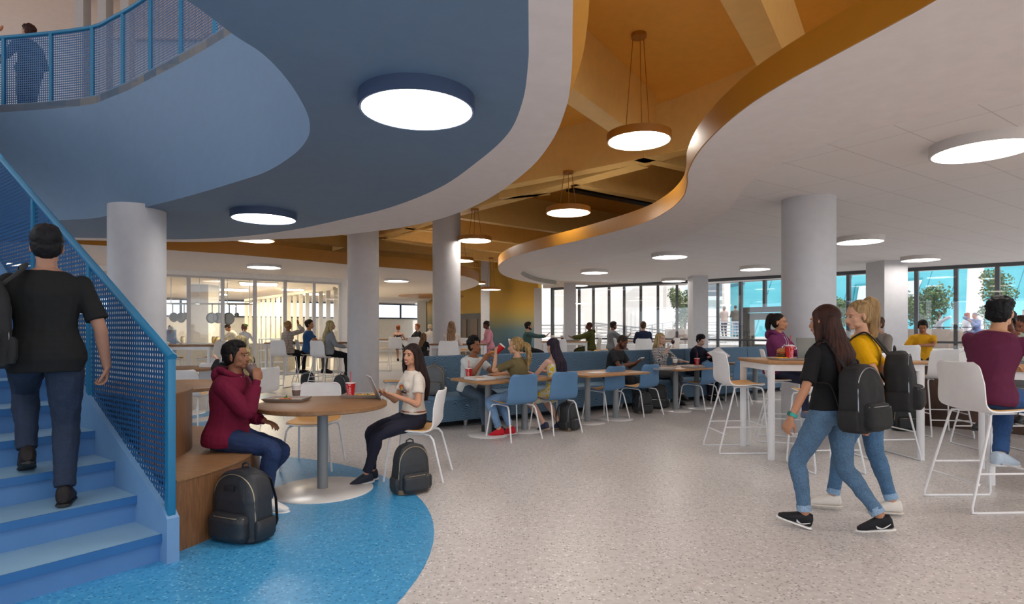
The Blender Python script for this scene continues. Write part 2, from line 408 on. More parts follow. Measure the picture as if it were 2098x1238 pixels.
for p0, p1 in ((950, 958), (966, 980)):
    struct('door_2', MB().wall([on_gold(p0)+gn*.07, on_gold(p1)+gn*.07], 0, 1.95, .02), wood('door_wood', '6B5A4A', '7A6756', '84715F', (6, 6, .6)), smooth=False)
# rear left wall with a strip of high windows
BW0, BW1 = Vector((-5.3, 37.9)), Vector((-31, 22.2))
bw = (BW1-BW0).normalized(); bn = Vector((-bw.y, bw.x)); bn = bn if bn.y < 0 else -bn
CREAM = mat('cream_wall', 'F1E6CB', .6)
struct('wall_rear', MB().wall([BW0, BW1], 0, 2.05, .2, left=False), mat('rear_wall_white', 'F0EDE9', .6), smooth=False)
struct('wall_rear', MB().wall([BW0, BW1], 2.98, ZD, .2, left=False), mat('rear_wall_white', 'F0EDE9', .6), smooth=False)
GL = glass('window_glass', (1, 1, 1), .06); FRAME = mat('window_frame_dark', '3C4656', .5)
Lw = (BW1-BW0).length; n = 15
for i in range(n):
    a = BW0+bw*(Lw*i/n); b = BW0+bw*(Lw*(i+1)/n)
    m = MB()
    for z0, z1 in ((2.05, 2.13), (2.92, 2.98)): m.wall([a, b], z0, z1, .08)
    m.cyl((a.x, a.y, 2.05), (a.x, a.y, 2.98), .06, n=8)
    o = struct('window_%d' % (i+1), m, FRAME, smooth=False)
    MB().wall([a, b], 2.12, 2.93, .01).build('pane', GL, o, False)
struct('wall_left', MB().box((-31.5, 16, 1.6), (.2, 14, 3.2)), CREAM, smooth=False)
# ---- kitchen glass wall
KA, KB = Vector((-10.9, 15.0)), Vector((-5.55, 19.2)); kd = (KB-KA).normalized()
def on_k(px):
    k = (px-CXP)/FPX; t = (k*KA.y-KA.x)/(kd.x-k*kd.y); return KA+kd*t
posts = [195, 255, 320, 386.6, 456, 522, 584, 643, 696]
pp = [on_k(x) for x in posts]
KF = mat('kitchen_frame', 'C9C7C9', .45)
struct('wall_kitchen', MB().wall([pp[0], pp[-1]], 2.92, ZS+.05, .12), mat('rear_wall_white', 'F0EDE9', .6), smooth=False)
for i in range(len(pp)-1):
    m = MB(); a, b = pp[i], pp[i+1]
    m.wall([a, b], 0, .08, .06); m.wall([a, b], 2.86, 2.92, .06)
    m.box((b.x, b.y, 1.46), (.09, .09, 2.92), math.atan2(kd.y, kd.x))
    if i == 0: m.box((a.x, a.y, 1.46), (.09, .09, 2.92), math.atan2(kd.y, kd.x))
    o = struct('window_%d' % (i+21), m, KF, smooth=False)
    MB().wall([a, b], .08, 2.86, .01).build('pane', GL, o, False)
a = KB; b = KB+Vector((.55, .25))
struct('wall_kitchen', MB().wall([pp[-1], pp[-1]+Vector((.62, .2))], 0, ZS+.05, .3), mat('rear_wall_white', 'F0EDE9', .6), smooth=False)
# kitchen ceiling, a little lower and warm
# slatted screen of upright fins behind the glass
FIN = mat('fin_white', 'D6D0C4', .5)
fa, fb = Vector((XatY(688, 19.9), 19.9)), Vector((-12.7, 28.0))
root = thing('slatted_screen', 'tall screen of upright white fins standing behind the kitchen glass', 'screen', (fa.x, fa.y, 0))
NF = 17
for i in range(NF):
    p = (fb-fa)*(i/(NF-1)); 
    MB().box((p.x, p.y, 1.4), (.14, .07, 2.8), .5).build('fin', FIN, root, False)
m = MB(); m.wall([(0, 0), fb-fa], 2.74, 2.84, .1); m.build('top_rail', FIN, root, False)
# ---- window wall on the right
NTT = glass('clear_pane', (1, 1, 1), .07)
W0, W1, W2, W3 = Vector((1.35, 25.6)), Vector((7.65, 23.5)), Vector((10.9, 19.4)), Vector((17.2, 12.6))
segs = [(W0, W1), (W1, W2), (W2, W3)]
def on_w(px):
    k = (px-CXP)/FPX
    for A, B in segs:
        d = B-A; t = (k*A.y-A.x)/(d.x-k*d.y)
        if -1e-3 <= t <= 1.001: return A+d*t
    return W3
mull = [1109, 1132, 1187, 1216, 1248, 1279, 1313, 1348, 1387, 1471, 1518, 1567, 1640, 1739, 1808, 1878, 1959, 2044, 2140]
mp_ = [on_w(x) for x in mull]
for i in range(len(mull)-1):
    a, b = mp_[i], mp_[i+1]; m = MB(); ang = math.atan2((b-a).y, (b-a).x)
    lo_ = 2.1 if mull[i] in (1518, 1567) else 0
    m.box((b.x, b.y, (lo_+3.2)/2), (.1, .14, 3.2-lo_), ang)
    if i == 0: m.box((a.x, a.y, 1.6), (.1, .14, 3.2), ang); m.wall([a, b], 3.1, 3.2, .1)
    if i < 2: m.wall([a, b], 1.0, 1.06, .06)
    if not lo_: m.wall([a, b], 0, .1, .08)
    o = struct('window_%d' % (i+31), m, DARKM, smooth=False)
    MB().wall([a, b], max(lo_, .1), 3.15, .012).build('pane', NTT, o, False)
struct('wall_right', MB().wall([W0, W1, W2, W3, (17.6, 1)], ZT+.0, ZD, .2), mat('rear_wall_white', 'F0EDE9', .6), smooth=False)
# grey glazed door in the window wall
DGREY = mat('door_grey', '5A5A5A', .5)
a, b = on_w(1527), on_w(1640); d = (b-a).normalized(); nn = Vector((d.y, -d.x)); nn = nn if nn.y < 0 else -nn
m = MB(); L = (b-a).length; ang = math.atan2(d.y, d.x)
def dbox(m, s0, s1, z0, z1, t=.12, off=.1):
    c = a+d*((s0+s1)/2)+nn*off; m.box((c.x, c.y, (z0+z1)/2), (s1-s0, t, z1-z0), ang)
dbox(m, 0, .14, 0, 2.15); dbox(m, L-.14, L, 0, 2.15); dbox(m, 0, L, 2.02, 2.22)
o = struct('door_3', m, DGREY, smooth=False)
m = MB(); dbox(m, .16, .42, 0, 2.0, .06); dbox(m, 1.0, L-.16, 0, 2.0, .06); dbox(m, .16, L-.16, 0, .85, .06); dbox(m, .16, L-.16, 1.75, 2.0, .06)
m.build('door_leaf', mat('door_grey2', '64645F', .5), o, False)
m = MB(); dbox(m, .4, 1.02, .85, 1.75, .012); m.build('pane', NTT, o, False)
m = MB(); dbox(m, .3, .34, .95, 1.15, .04, .16); m.build('door_handle', mat('steel', 'B8BABD', .3, 1), o)
# ---- upper floor beyond the stair opening
struct('upper_sky_cap', MB().box((-8, 5.5, 9.2), (18, 20, .2)), W_CEIL, smooth=False)  # out of view; added to cap the sky light over the stair
UPW = mat('upper_wall', 'B6BECA', .7)
struct('wall_upper', MB().box((-15, 15.5, 7.4), (18, .2, 5.2)).box((-2, 15.5, 7.8), (8, .2, 4.4)), UPW, smooth=False)
struct('floor_upper', MB().prism([(-16, 15.5), (-16, 9.9)]+OPN[:60]+[(-3.6, 8), (-6.5, 11.5), (-6.5, 15.5)], Z2-.12, Z2-.01), mat('upper_floor', 'A8A4A2', .6))
for px, w_ in ((170, 17), (216, 17), (262, 17)):
    x = XatY(px, 13.5); struct('column', MB().box((x, 13.5, 8), (w_/FPX*13.5, .25, 6.2)), mat('upper_post', 'A9A9AC', .5), smooth=False)
for px0, px1, yy in ((185, 262, 20), (222, 420, 60)):
    struct('wall_upper', MB().box((XatY((px0+px1)/2, 15.2), 15.2, ZatY(yy, 15.2)), (2.4, .1, .5)), mat('upper_panel', 'C9BEB8', .6), smooth=False)

# ================================================================ LAMPS
LAMPW = mat('lamp_diffuser', 'FFF8F0', .5, emit=LAMP_E)
LIPW = mat('lamp_lip', 'F1EEE9', .5)
def lamp(kind, x, y, z, r, label, house, lip, group, canopy=None, drum=.1):
    t = thing(kind, label, 'lamp', (x, y, z), 0, group)
    rec = drum*.72 if kind == 'ceiling_lamp' and lip is house else drum*.5
    MB().lathe([(r*.985, .0), (r, .002), (r, drum), (r*.985, drum+.003), (.001, drum+.003)], n=48, cap=False).build('housing', house, t)
    MB().lathe([(r*.985, 0), (r*.95, .001), (r*.95, rec+.01)], n=48, cap=False).build('lip', lip, t)
    MB().lathe([(r*.95, rec), (r*.95, rec+.01)], n=48).build('diffuser', LAMPW, t)
    if canopy:
        h = canopy-z
        MB().lathe([(.1, h-.05), (.1, h)], n=28).build('canopy', house, t)
        for k in range(3):
            a = 2*math.pi*k/3+.5
            MB().cyl((r*.75*math.cos(a)*.6, r*.75*math.sin(a)*.6, drum), (.08*math.cos(a), .08*math.sin(a), h-.02), .006, n=6).build('cable', house, t)
    return t
HB = mat('lamp_housing_blue', '3A4C6C', .5); LB = mat('lamp_lip_blue', '8AA0BE', .5); HG = mat('lamp_housing_gold', 'A86F25', .45); LG = mat('lamp_lip_cream', 'EADBB8', .5)
x, y = P(855, 229, 2.95); lamp('ceiling_lamp', x, y, 2.95, .41, 'large round lamp with blue rim on the blue ceiling over the round table', HB, LB, 'round lamps on the blue ceiling')
x, y = P(541, 450, 2.95); lamp('ceiling_lamp', x, y, 2.95, .44, 'small round lamp with blue rim on the blue ceiling beside the left column', HB, LB, 'round lamps on the blue ceiling')
for px, D, z, cz, lab in ((1309, 7.73, 3.88, ZD, 'largest gold pendant lamp, nearest under the gold ceiling'), (1164, 11.1, 3.6, ZB, 'second nearest gold pendant lamp below the gold beams'),
        (973, 14.6, 3.6, ZB, 'gold pendant lamp hanging right of the farther round column'), (944, 18.9, 3.6, ZB, 'gold pendant lamp half behind the farther round column'),
        (523, 13.6, 3.46, ZD, 'round pendant lamp peeping out under the edge of the blue ceiling'), (976, 26, 3.42, ZB, 'tiny gold pendant lamp at the nose of the left ceiling edge'), (1006, 24.5, 3.05, ZB, 'tiny gold pendant lamp in front of the gold ombre wall')):
    lamp('pendant_lamp', XatY(px, D), D, z, .42, lab, HG, LG, 'gold pendant lamps', cz)
R_L = [(2012, 312, 'huge round flush lamp at the right picture edge in the tiled ceiling'), (1762, 497, 'round flush lamp just right of the big right column head'), (1372, 528, 'round flush lamp in the tiled ceiling over the plaid shirt woman'),
       (1547, 553, 'round flush lamp left of the big right column'), (1886, 534, 'round flush lamp above the square column by the windows'), (1218, 560, 'round flush lamp over the olive jacket man'),
       (1183, 586, 'faint far round flush lamp at the window head behind the olive jacket man'), (1380, 577, 'small far round flush lamp above the plaid shirt woman by the windows')]
HW = mat('lamp_housing_white', 'CFC9C6', .5)
for px, py, lab in R_L:
    x, y = P(px, py, ZT-.1); 
    if y > 23: y = 22.3; x = XatY(px, y)
    lamp('ceiling_lamp', x, y, ZT-.1, .42, lab, HW, HW, 'round lamps on the tiled ceiling')
for px, py, lab in ((541, 549, 'round flush lamp in the white ceiling before the kitchen glass'), (812, 577, 'round flush lamp between the two round middle columns')):
    x, y = P(px, py, ZS-.07); lamp('ceiling_lamp', x, y, ZS-.07, .42, lab, HW, HW, 'round lamps on the rear white ceiling', drum=.07)
# unseen lamps, added overhead and behind the picture to brighten the hall
for x, y, lab in ((2.6, .9, 'unseen round ceiling lamp above the viewer, right'), (5.4, 2.2, 'unseen round ceiling lamp right of the viewer'), (5.5, -1.5, 'unseen round ceiling lamp behind the viewer, right'), (-1.0, 1.2, 'unseen round ceiling lamp above the viewer, left'), (9.5, 7.2, 'unseen round ceiling lamp beyond the right picture edge'), (-12, 14, 'unseen round ceiling lamp far left behind the stair'), (8.8, 4.0, 'unseen round ceiling lamp far right of the viewer')):
    lamp('ceiling_lamp', x, y, (ZT if x > 2 else ZS)-.1, .42, lab, HW, HW, 'round lamps out of view')
# kitchen light panels
for px, D, s, lab in ((530, 21, 1.2, 'largest square warm light panel in the kitchen ceiling'), (475, 24, 1.2, 'second square light panel of the kitchen ceiling, left of the largest'), (440, 27, 1.0, 'farthest left light panel of the kitchen ceiling beside the square column'), (640, 27, 1.0, 'farthest right light panel behind the slatted screen'), (600, 24.0, .8, 'smallest light panel over the woman in the checked jacket')):
    t = thing('light_panel', lab, 'lamp', (XatY(px, D), D, 3.02), .4, 'kitchen ceiling light panels')
    MB().box((0, 0, .01), (s+.06, s+.06, .03)).build('frame', HW, t, False); MB().box((0, 0, -.008), (s, s, .01)).build('diffuser', mat('panel_diffuser', 'FFEFC8', .5, emit=40), t, False)
# ================================================================ STAIR
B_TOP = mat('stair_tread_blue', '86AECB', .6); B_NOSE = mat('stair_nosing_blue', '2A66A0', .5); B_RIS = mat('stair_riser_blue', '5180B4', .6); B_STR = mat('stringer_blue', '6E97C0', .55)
S0 = Vector((-2.12, 3.53, 0)); SU = Vector((-.8018, .5976, 0)); SW = Vector((-.5976, -.8018, 0)); RUN, RIS, NST, SWID = .356, .17, 28, 2.3
SMX = Matrix((SU, SW, Vector((0, 0, 1)))).transposed()
def sp(s, w_, z): return S0+SU*s+SW*w_+Vector((0, 0, z))
st = thing('staircase', 'wide blue painted staircase climbing away to the left', 'staircase', (0, 0, 0))
m1, m2 = MB(), MB()
for k in range(NST):
    s0 = k*RUN; z = (k+1)*RIS
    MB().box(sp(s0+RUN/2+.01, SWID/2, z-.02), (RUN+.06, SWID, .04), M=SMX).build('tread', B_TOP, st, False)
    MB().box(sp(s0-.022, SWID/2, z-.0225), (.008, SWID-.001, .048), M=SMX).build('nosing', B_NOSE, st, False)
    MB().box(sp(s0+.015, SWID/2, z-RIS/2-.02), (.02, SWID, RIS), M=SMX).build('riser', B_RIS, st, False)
def stringer(w0, w1):
    v = []; Lx = NST*RUN; sl = RIS/RUN
    prof = [(-.09, 0), (-.09, .27), (-.02, .33), (Lx, .33+sl*Lx), (Lx, sl*Lx-.1), (.45, 0)]
    A = [sp(s, w0, z) for s, z in prof]; B = [sp(s, w1, z) for s, z in prof]; n = len(prof)
    m = MB().add(A+B, [tuple(range(n)), tuple(range(2*n-1, n-1, -1))]+[(i, i+n, (i+1) % n+n, (i+1) % n) for i in range(n)])
    m.build('stringer', B_STR, st, False)
stringer(-.07, 0); stringer(SWID, SWID+.07)
PERF = perforated('perforated_blue', '1C5282', .034, .32)
def sloped_rail(w_, label, rev):
    r = thing('stair_railing', label, 'railing', (0, 0, 0)); sl = RIS/RUN; hz = lambda s: 1.27+.178/.356*s
    ps = [-.05, 1.24, 2.55, 3.9, 5.25, 6.6, 7.95, 9.3]
    for i, s in enumerate(ps):
        z0 = 0 if i == 0 else .3+sl*s
        MB().box(sp(s, w_, (z0+hz(s))/2), (.05, .045, hz(s)-z0), M=SMX, bev=.004).build('post', BLUE_R, r)
    MB().tube([sp(-.08, w_, hz(-.08)), sp(9.6, w_, hz(9.6))], .027, n=12).build('handrail', BLUE_R, r)
    for i in range(len(ps)-1):
        a, b = ps[i]+.03, ps[i+1]-.03; n = 2; m = MB(); pts = [(a, .34+sl*a), (b, .34+sl*b), (b, hz(b)-.02), (a, hz(a)-.02)]
        if i == 0: pts[0] = (a, .33)
        V = [sp(s, w_, z) for s, z in pts]+[sp(s, w_+.003, z) for s, z in pts]
        m.add(V, [(0, 1, 2, 3), (7, 6, 5, 4), (0, 4, 5, 1), (1, 5, 6, 2), (2, 6, 7, 3), (3, 7, 4, 0)]); m.uv = [(s, z) for s, z in pts]*2
        m.build('perforated_panel', PERF, r, False)
sloped_rail(-.035, 'blue perforated metal stair railing with sloping round handrail beside the wooden bench', 0)
sloped_rail(SWID+.035, 'second stair railing on the near side of the steps, outside the view', 1)
# curved railing of the upper floor
gr = thing('balcony_railing', 'curved blue perforated railing of the upper floor over the stair', 'railing', (0, 0, 0))
cur = [Vector((q[0], q[1], 0)) for q in OPN]
n0 = 8; n1 = len(cur)-46
path = cur[n0:n1]
nrm = []
for i, p in enumerate(path):
    t = (path[min(i+1, len(path)-1)]-path[max(i-1, 0)]).normalized(); nrm.append(Vector((-t.y, t.x, 0)))
path2 = [p+q*.05 for p, q in zip(path, nrm)]
HB_ = Z2; HT = Z2+1.06
MB().tube([p+Vector((0, 0, HT)) for p in path2], .03, n=10).build('handrail', BLUE_R, gr)
s = 0; V = []; UV = []
for i, p in enumerate(path2):
    if i: s += (p-path2[i-1]).length
    V += [(p.x, p.y, HB_+.01), (p.x, p.y, HT-.02)]; UV += [(s, 0), (s, 1.03)]
    
m = MB(); m.add(V, [(2*i, 2*i+2, 2*i+3, 2*i+1) for i in range(len(path2)-1)]); m.uv = UV
m.build('perforated_panel', perforated('perforated_blue_upper', '1C5282', .036, .31), gr)
def on_path(px):
    for i in range(len(path2)-1):
        a = path2[i]; b = path2[i+1]; fa_ = a.x/a.y*FPX+CXP-px; fb_ = b.x/b.y*FPX+CXP-px
        if fa_*fb_ <= 0: return a+(b-a)*(fa_/(fa_-fb_) if fa_ != fb_ else 0)
for px in (-80, 8, 105, 190, 252, 309, 371, 441):
    p = on_path(px)
    if p: MB().box((p.x, p.y, (HB_+HT)/2), (.045, .045, HT-HB_)).build('post', BLUE_R, gr, False)
# ================================================================ ROUND WOODEN BENCH
OAKV = wood('oak_vertical', '6E4B30', '7F583A', '8F6544', (8, 8, .8)); OAKH = wood('oak_top', '84603F', '936C48', 'A17851', (1.2, 6, 6), .5); 
wb = thing('wooden_bench', 'two tier curved wooden bench wrapped round the foot of the stair', 'bench', (0, 0, 0))
def cut_disc(r, off):
    c = Vector((-3.47, 4.27, 0)); pts = []
    for i in range(181):
        a = 2*math.pi*i/180; p = c+Vector((r*math.cos(a), r*math.sin(a), 0)); dd = (p-S0).dot(-SW)
        pts.append((p, dd))
    keep = [p for p, dd in pts if dd > off]; # one arc: rotate so that the gap lies at the seam
    idx = [i for i, (p, dd) in enumerate(pts[:-1]) if dd > off and pts[i-1][1] <= off]
    k = idx[0] if idx else 0; seq = [pts[(k+i) % 180] for i in range(180)]; seq = [p for p, dd in seq if dd > off]
    return [(p.x, p.y) for p in seq]
def tier(name, r, z0, z1):
    D = cut_disc(r, .075)
    o = MB().prism(D, z0, z1-.012).build(name, OAKV, wb); D2 = cut_disc(r+.006, .075)
    MB().prism(D2, z1-.012, z1).build(name+'_top', OAKH, wb)
tier('lower_tier', 1.5, 0, .455); tier('upper_tier', 1.0, .455, .93)
# ================================================================ BANQUETTE
UPH = upholstery('wave_fabric', '3D5A73', '7E9AAE'); UPS = mat('seat_fabric', '67849D', .8, bump=.2, bscale=300)
bl = [(-1.03, 8.13), (1.2, 9.75), (3.0, 10.95), (4.75, 12.2), (6.6, 13.6), (8.0, 14.9)]
BP = crom([(x, y, 0) for x, y in bl], 12)
BN = []
for i, p in enumerate(BP):
    t = (BP[min(i+1, len(BP)-1)]-BP[max(i-1, 0)]).normalized(); BN.append(Vector((-t.y, t.x, 0)))
bq = thing('banquette', 'long double sided blue wave patterned banquette with a high shared back', 'banquette', (0, 0, 0))
def extr(name, prof, m_, par=bq, i0=0, i1=None):
    i1 = len(BP) if i1 is None else i1; V = []; UV = []; s = 0; n = len(prof)
    per = [0]
    for k in range(1, n): per.append(per[-1]+math.dist(prof[k], prof[k-1]))
    for i in range(i0, i1):
        if i > i0: s += (BP[i]-BP[i-1]).length
        for k, (d, z) in enumerate(prof): V.append(BP[i]+BN[i]*d+Vector((0, 0, z))); UV.append((s, per[k]))
    F = []; N = i1-i0
    for i in range(N-1):
        for k in range(n): F.append((i*n+k, (i+1)*n+k, (i+1)*n+(k+1) % n, i*n+(k+1) % n))
    F.append(tuple(range(n))); F.append(tuple((N-1)*n+k for k in range(n-1, -1, -1)))
    m = MB().add(V, F)
    for a in ((0, 0),): pass
    # end cap needs its own spread of texture coordinates
    m.uv = UV; o = m.build(name, m_, par)
    ul = o.data.uv_layers[0]
    for pi in (len(F)-2, len(F)-1):
        for li in o.data.polygons[pi].loop_indices:
            k = o.data.loops[li].vertex_index % n; ul.data[li].uv = (prof[k][0]+3.1, prof[k][1]+.2)
    return o
extr('base', [(0, .1), (0, .40), (1.25, .40), (1.25, .1)], UPH)
extr('seat', [(-.01, .40), (-.012, .44), (0.0, .455), (.54, .455), (.54, .40)], UPS); extr('seat', [(.70, .40), (.70, .455), (1.25, .455), (1.262, .44), (1.26, .40)], UPS)
extr('back', [(.53, .456), (.57, .985), (.585, 1.0), (.655, 1.0), (.67, .985), (.71, .456)], UPH)
extr('shade_gap', [(.22, 0), (.22, .1), (1.03, .1), (1.03, 0)], mat('shade_gap_black', '1A1B1F', .7))  # recessed black block standing in for the shadow under the base
STEEL = mat('brushed_steel', 'CBCDD0', .3, 1)
for i in range(3, len(BP), 7):
    for d in (.1, 1.15):
        p = BP[i]+BN[i]*d; MB().lathe([(.025, 0), (.04, .1)], p, 16).build('foot', STEEL, bq)
MB().lathe([(.025, 0), (.04, .1)], BP[0]+BN[0]*1.1+Vector((.08, .06, 0)), 16).build('foot', STEEL, bq)
for i in range(6, len(BP), 6):   # upholstery seams
    p = BP[i]; n_ = BN[i]
    MB().tube([p+n_*.527+Vector((0, 0, .46)), p+n_*.567+Vector((0, 0, .985))], .003, n=6).build('seam', mat('seam_blue', '2B4964', .8), bq)
    MB().tube([p-n_*.002+Vector((0, 0, .11)), p-n_*.002+Vector((0, 0, .4))], .003, n=6).build('seam', mat('seam_blue', '2B4964', .8), bq)
# ================================================================ TABLES
TOPW = wood('table_oak', '94683F', 'A87C50', 'B68C5F', (1, 7, 7), .35); POSTG = mat('table_post_grey', '878B8E', .45); DISCW = mat('table_disc', 'E3E0DE', .25)
TOPW2 = wood('table_oak_dark', '7A5435', '8B6441', '9A724C', (1, 7, 7), .5)
def cafe_table(x, y, rz, label, L=1.3, W=.8, h=.745, g='oak tables along the banquette'):
    t = thing('cafe_table', label, 'table', (x, y, 0), rz, g)
    MB().box((0, 0, h-.018), (L, W, .036), bev=.008).build('tabletop', TOPW, t)
    for s in (-1, 1):
        MB().lathe([(.045, .01), (.045, h-.036)], (s*.3, 0, 0), 24).build('post', POSTG, t)
        MB().lathe([(.27, 0), (.27, .006), (.26, .012), (.05, .018)], (s*.3, 0, 0), 40).build('base_plate', DISCW, t)
    return t
BA = math.atan2(.58, .81)
cafe_table(-.07, 7.94, BA, 'oak table with pizza boxes in front of the blue banquette, nearest its left end')
cafe_table(1.38, 9.0, BA, 'oak table with one paper sheet before the man in the dark grey tee')
cafe_table(3.06, 10.28, BA+.02, 'oak table with trays and a coffee cup before the plaid shirt woman')
cafe_table(5.0, 11.65, BA+.03, 'oak table at the banquette behind the white bar table', L=1.5)
def round_table(x, y, label, r=.55, h=.76, rd=.43, rp=.045, top=TOPW2, g='round tables'):
    t = thing('round_table', label, 'table', (x, y, 0), .4, g)
    MB().lathe([(r-.01, h-.04), (r, h-.034), (r, h-.006), (r-.008, h)], n=72).build('tabletop', top, t)
    MB().lathe([(rp, .01), (rp, h-.04)], n=32).build('post', POSTG, t)
    MB().lathe([(rd, 0), (rd, .006), (rd-.01, .012), (rp+.01, .02)], n=64).build('base_plate', DISCW, t)
TX, TY = P(661, 1004, 0)
round_table(TX, TY, 'round brown table on the blue floor between the maroon hoodie boy and the tablet girl')
x, y = P(338, 790, .76); round_table(x, y+.1, 'round brown table directly behind the wooden bench', .72)
x, y = -5.56, 9.7; round_table(x, y, 'farther round brown table behind the wooden bench and the white chair', .6)
x, y = P(822, 768, .74); 
def bar_table(x, y, rz, L, W, label, h=1.06, top=None, g='white framed bar tables'):
    t = thing('bar_table', label, 'table', (x, y, 0), rz, g)
    MB().box((0, 0, h-.018), (L, W, .036), bev=.006).build('tabletop', top or TOPW2, t)
    m = MB()
    for s in (-1, 1): m.box((0, s*(W/2-.04), h-.07), (L-.1, .035, .07)); m.box((s*(L/2-.04), 0, h-.07), (.035, W-.1, .07))
    m.build('apron', WHITE_MET, t, False)
    for sx_ in (-1, 1):
        for sy_ in (-1, 1): MB().lathe([(.037, 0), (.037, h-.036)], (sx_*(L/2-.05), sy_*(W/2-.05), 0), 20).build('leg', WHITE_MET, t)
    return t
bar_table(3.58, 6.66, 0.0, 1.7, .86, 'white framed bar table with burger, red cup and laptop near the big right column', top=TOPW)
bar_table(5.35, 5.02, math.radians(-35), 2.1, .86, 'white framed bar table at the right picture edge before the maroon tee man', top=TOPW)
# wooden counter at the right
a = Vector(P(1852, 868, 0)); b = Vector(P(2180, 900, 0)); d = (b-a).normalized(); n_ = Vector((-d.y, d.x))
wc = thing('counter', 'low dark wood fronted counter behind the stools at the right', 'counter', (0, 0, 0))
MB().prism([a, b, b+n_*.75, a+n_*.75], 0, .87).build('body', wood('walnut_front', '3E2A1E', '4D3526', '5A4030', (10, 10, 1)), wc, False)
MB().prism([a-n_*.03-d*.03, b-n_*.03, b+n_*.8, a+n_*.8-d*.03], .87, .91).build('worktop', mat('counter_top', 'CFC8C3', .4), wc, False)
# ================================================================ CHAIRS AND STOOLS
SH_W = mat('shell_white', 'ECEBEB', .38); SH_B = mat('shell_blue', '5A84AD', .45); PADM = mat('seat_pad_tan', 'E0AE6E', .55); PADM2 = mat('seat_pad_tan_dark', 'CC924E', .55)
PROF = [(.235, .437, .165), (.232, .452, .19), (.20, .462, .212), (.1, .458, .226), (0, .452, .233), (-.1, .45, .236), (-.155, .462, .237), (-.19, .50, .237), (-.207, .56, .234), (-.222, .64, .228), (-.24, .73, .22), (-.252, .79, .212), (-.258, .815, .195), (-.262, .832, .16)]
def shell_pts(sh, pad=False):
    pr = crom([Vector((a, b, c)) for a, b, c in PROF], 3); out = []
    N = len(pr)
    rng = range(N) if not pad else range(3, pad)
    for i in rng:
        y, z, wd = pr[i]; back = min(max((z-.47)/.2, 0), 1) if y < -.1 else 0; row = []
        if pad: wd -= .006
        for j in range(11):
            u = -1+2*j/10; x = u*wd; e = abs(u)**2.5
            yy = y+back*.035*e; zz = z+(1-back)*.016*e+sh
            if pad: 
                k = back; yy += .007*k; zz += .007*(1-k)
            row.append((x, yy, zz))
        out.append(row)
    return out
def shell(sh, m_, par, padm=PADM, pad=22):
    MB().grid(shell_pts(sh), .011).build('shell', m_, par)
    MB().grid(shell_pts(sh, pad), .006).build('seat_pad', padm, par)
    # raised fold where the back meets the seat
    pr = [(-.9+1.8*j/8) for j in range(9)]
    MB().tube([(u*.237, -.2+.035*abs(u)**2.5-.012, .548+sh) for u in pr], .004, n=6).build('fold', m_, par)
def chair(name, label, shm, pad=22, g=None, padm=PADM):
    t = thing(name, label, 'chair', (0, 0, 0), 0, g)
    shell(0, shm, t, padm, pad)
    for sx_ in (-1, 1):
        MB().tube([(sx_*.16, .12, .437), (sx_*.19, .19, .425), (sx_*.205, .215, .39), (sx_*.25, .26, .0)], .0105, n=8).build('leg', WHITE_MET, t)
        MB().tube([(sx_*.16, -.08, .43), (sx_*.2, -.16, .42), (sx_*.21, -.19, .385), (sx_*.245, -.29, .0)], .0105, n=8).build('leg', WHITE_MET, t)
        MB().tube([(sx_*.17, .14, .435), (sx_*.175, -.1, .43)], .009, n=8).build('seat_frame', WHITE_MET, t)
    return t
def stool(name, label, g=None):
    t = thing(name, label, 'bar stool', (0, 0, 0), 0, g); sh = .31
    shell(sh, SH_W, t, PADM, 22)
    for sx_ in (-1, 1):
        MB().tube([(sx_*.15, .14, .747), (sx_*.19, .19, .735), (sx_*.2, .205, .70), (sx_*.235, .25, .04), (sx_*.235, .24, .011), (sx_*.237, .2, .009), (sx_*.245, -.27, .009), (sx_*.245, -.31, .012), (sx_*.243, -.31, .05), (sx_*.2, -.13, .70), (sx_*.19, -.12, .735), (sx_*.15, -.08, .742)], .0095, n=8).build('leg_frame', WHITE_MET, t)
        MB().cyl((sx_*.222, .234, .30), (sx_*.227, -.235, .30), .008, n=8).build('side_rail', WHITE_MET, t)
        MB().cyl((sx_*.12, .15, .745), (sx_*.12, -.1, .74), .009, n=8).build('seat_frame', WHITE_MET, t)
    MB().cyl((-.223, .236, .30), (.223, .236, .30), .008, n=8).build('footrest', WHITE_MET, t)
    MB().cyl((-.232, -.245, .22), (.232, -.245, .22), .008, n=8).build('rear_rail', WHITE_MET, t)
    return t
_proto = {}
def place(kind, x, y, face, label, g):
    "face = plan direction the seat looks, degrees from +X"
    rz = math.radians(face-90)
    if kind not in _proto:
        o = {'blue': lambda: chair('chair', label, SH_B, 16, g), 'white': lambda: chair('chair', label, SH_W, 26, g), 'stool': lambda: stool('bar_stool', label, g)}[kind]()
        _proto[kind] = o; o.location = (x, y, 0); o.rotation_euler = (0, 0, rz); return o
    return dup(_proto[kind], (x, y, 0), rz, label, g)
GB, GW, GS = 'blue chairs at the banquette tables', 'white chairs with tan seats', 'white bar stools'
place('blue', *P(1052, 897, 0), 126, 'blue chair under the blonde woman in the olive tee', GB)
place('blue', *P(1137, 884, 0), 124, 'blue chair under the long haired woman in the yellow dress', GB)
place('blue', *P(1240, 857, 0), 128, 'empty blue chair, left of the pair facing the dark grey tee man', GB)
place('blue', *P(1311, 849, 0), 128, 'empty blue chair, right of the pair facing the dark grey tee man', GB)
place('blue', *P(1433, 838, 0), 128, 'empty blue chair left behind the white stool at the tray table', GB)
place('blue', *P(1497, 828, 0), 128, 'empty blue chair seen through the white stool, beside the bar table', GB)
place('blue', *P(815, 835, 0), 200, 'blue chair behind the tablet girl, left of the grey backpack', GB)
place('white', *P(643, 955, 0), 272, 'white chair facing us behind the round brown table', GW)
place('white', *P(856, 975, 0), 176, 'white chair under the tablet girl', GW)
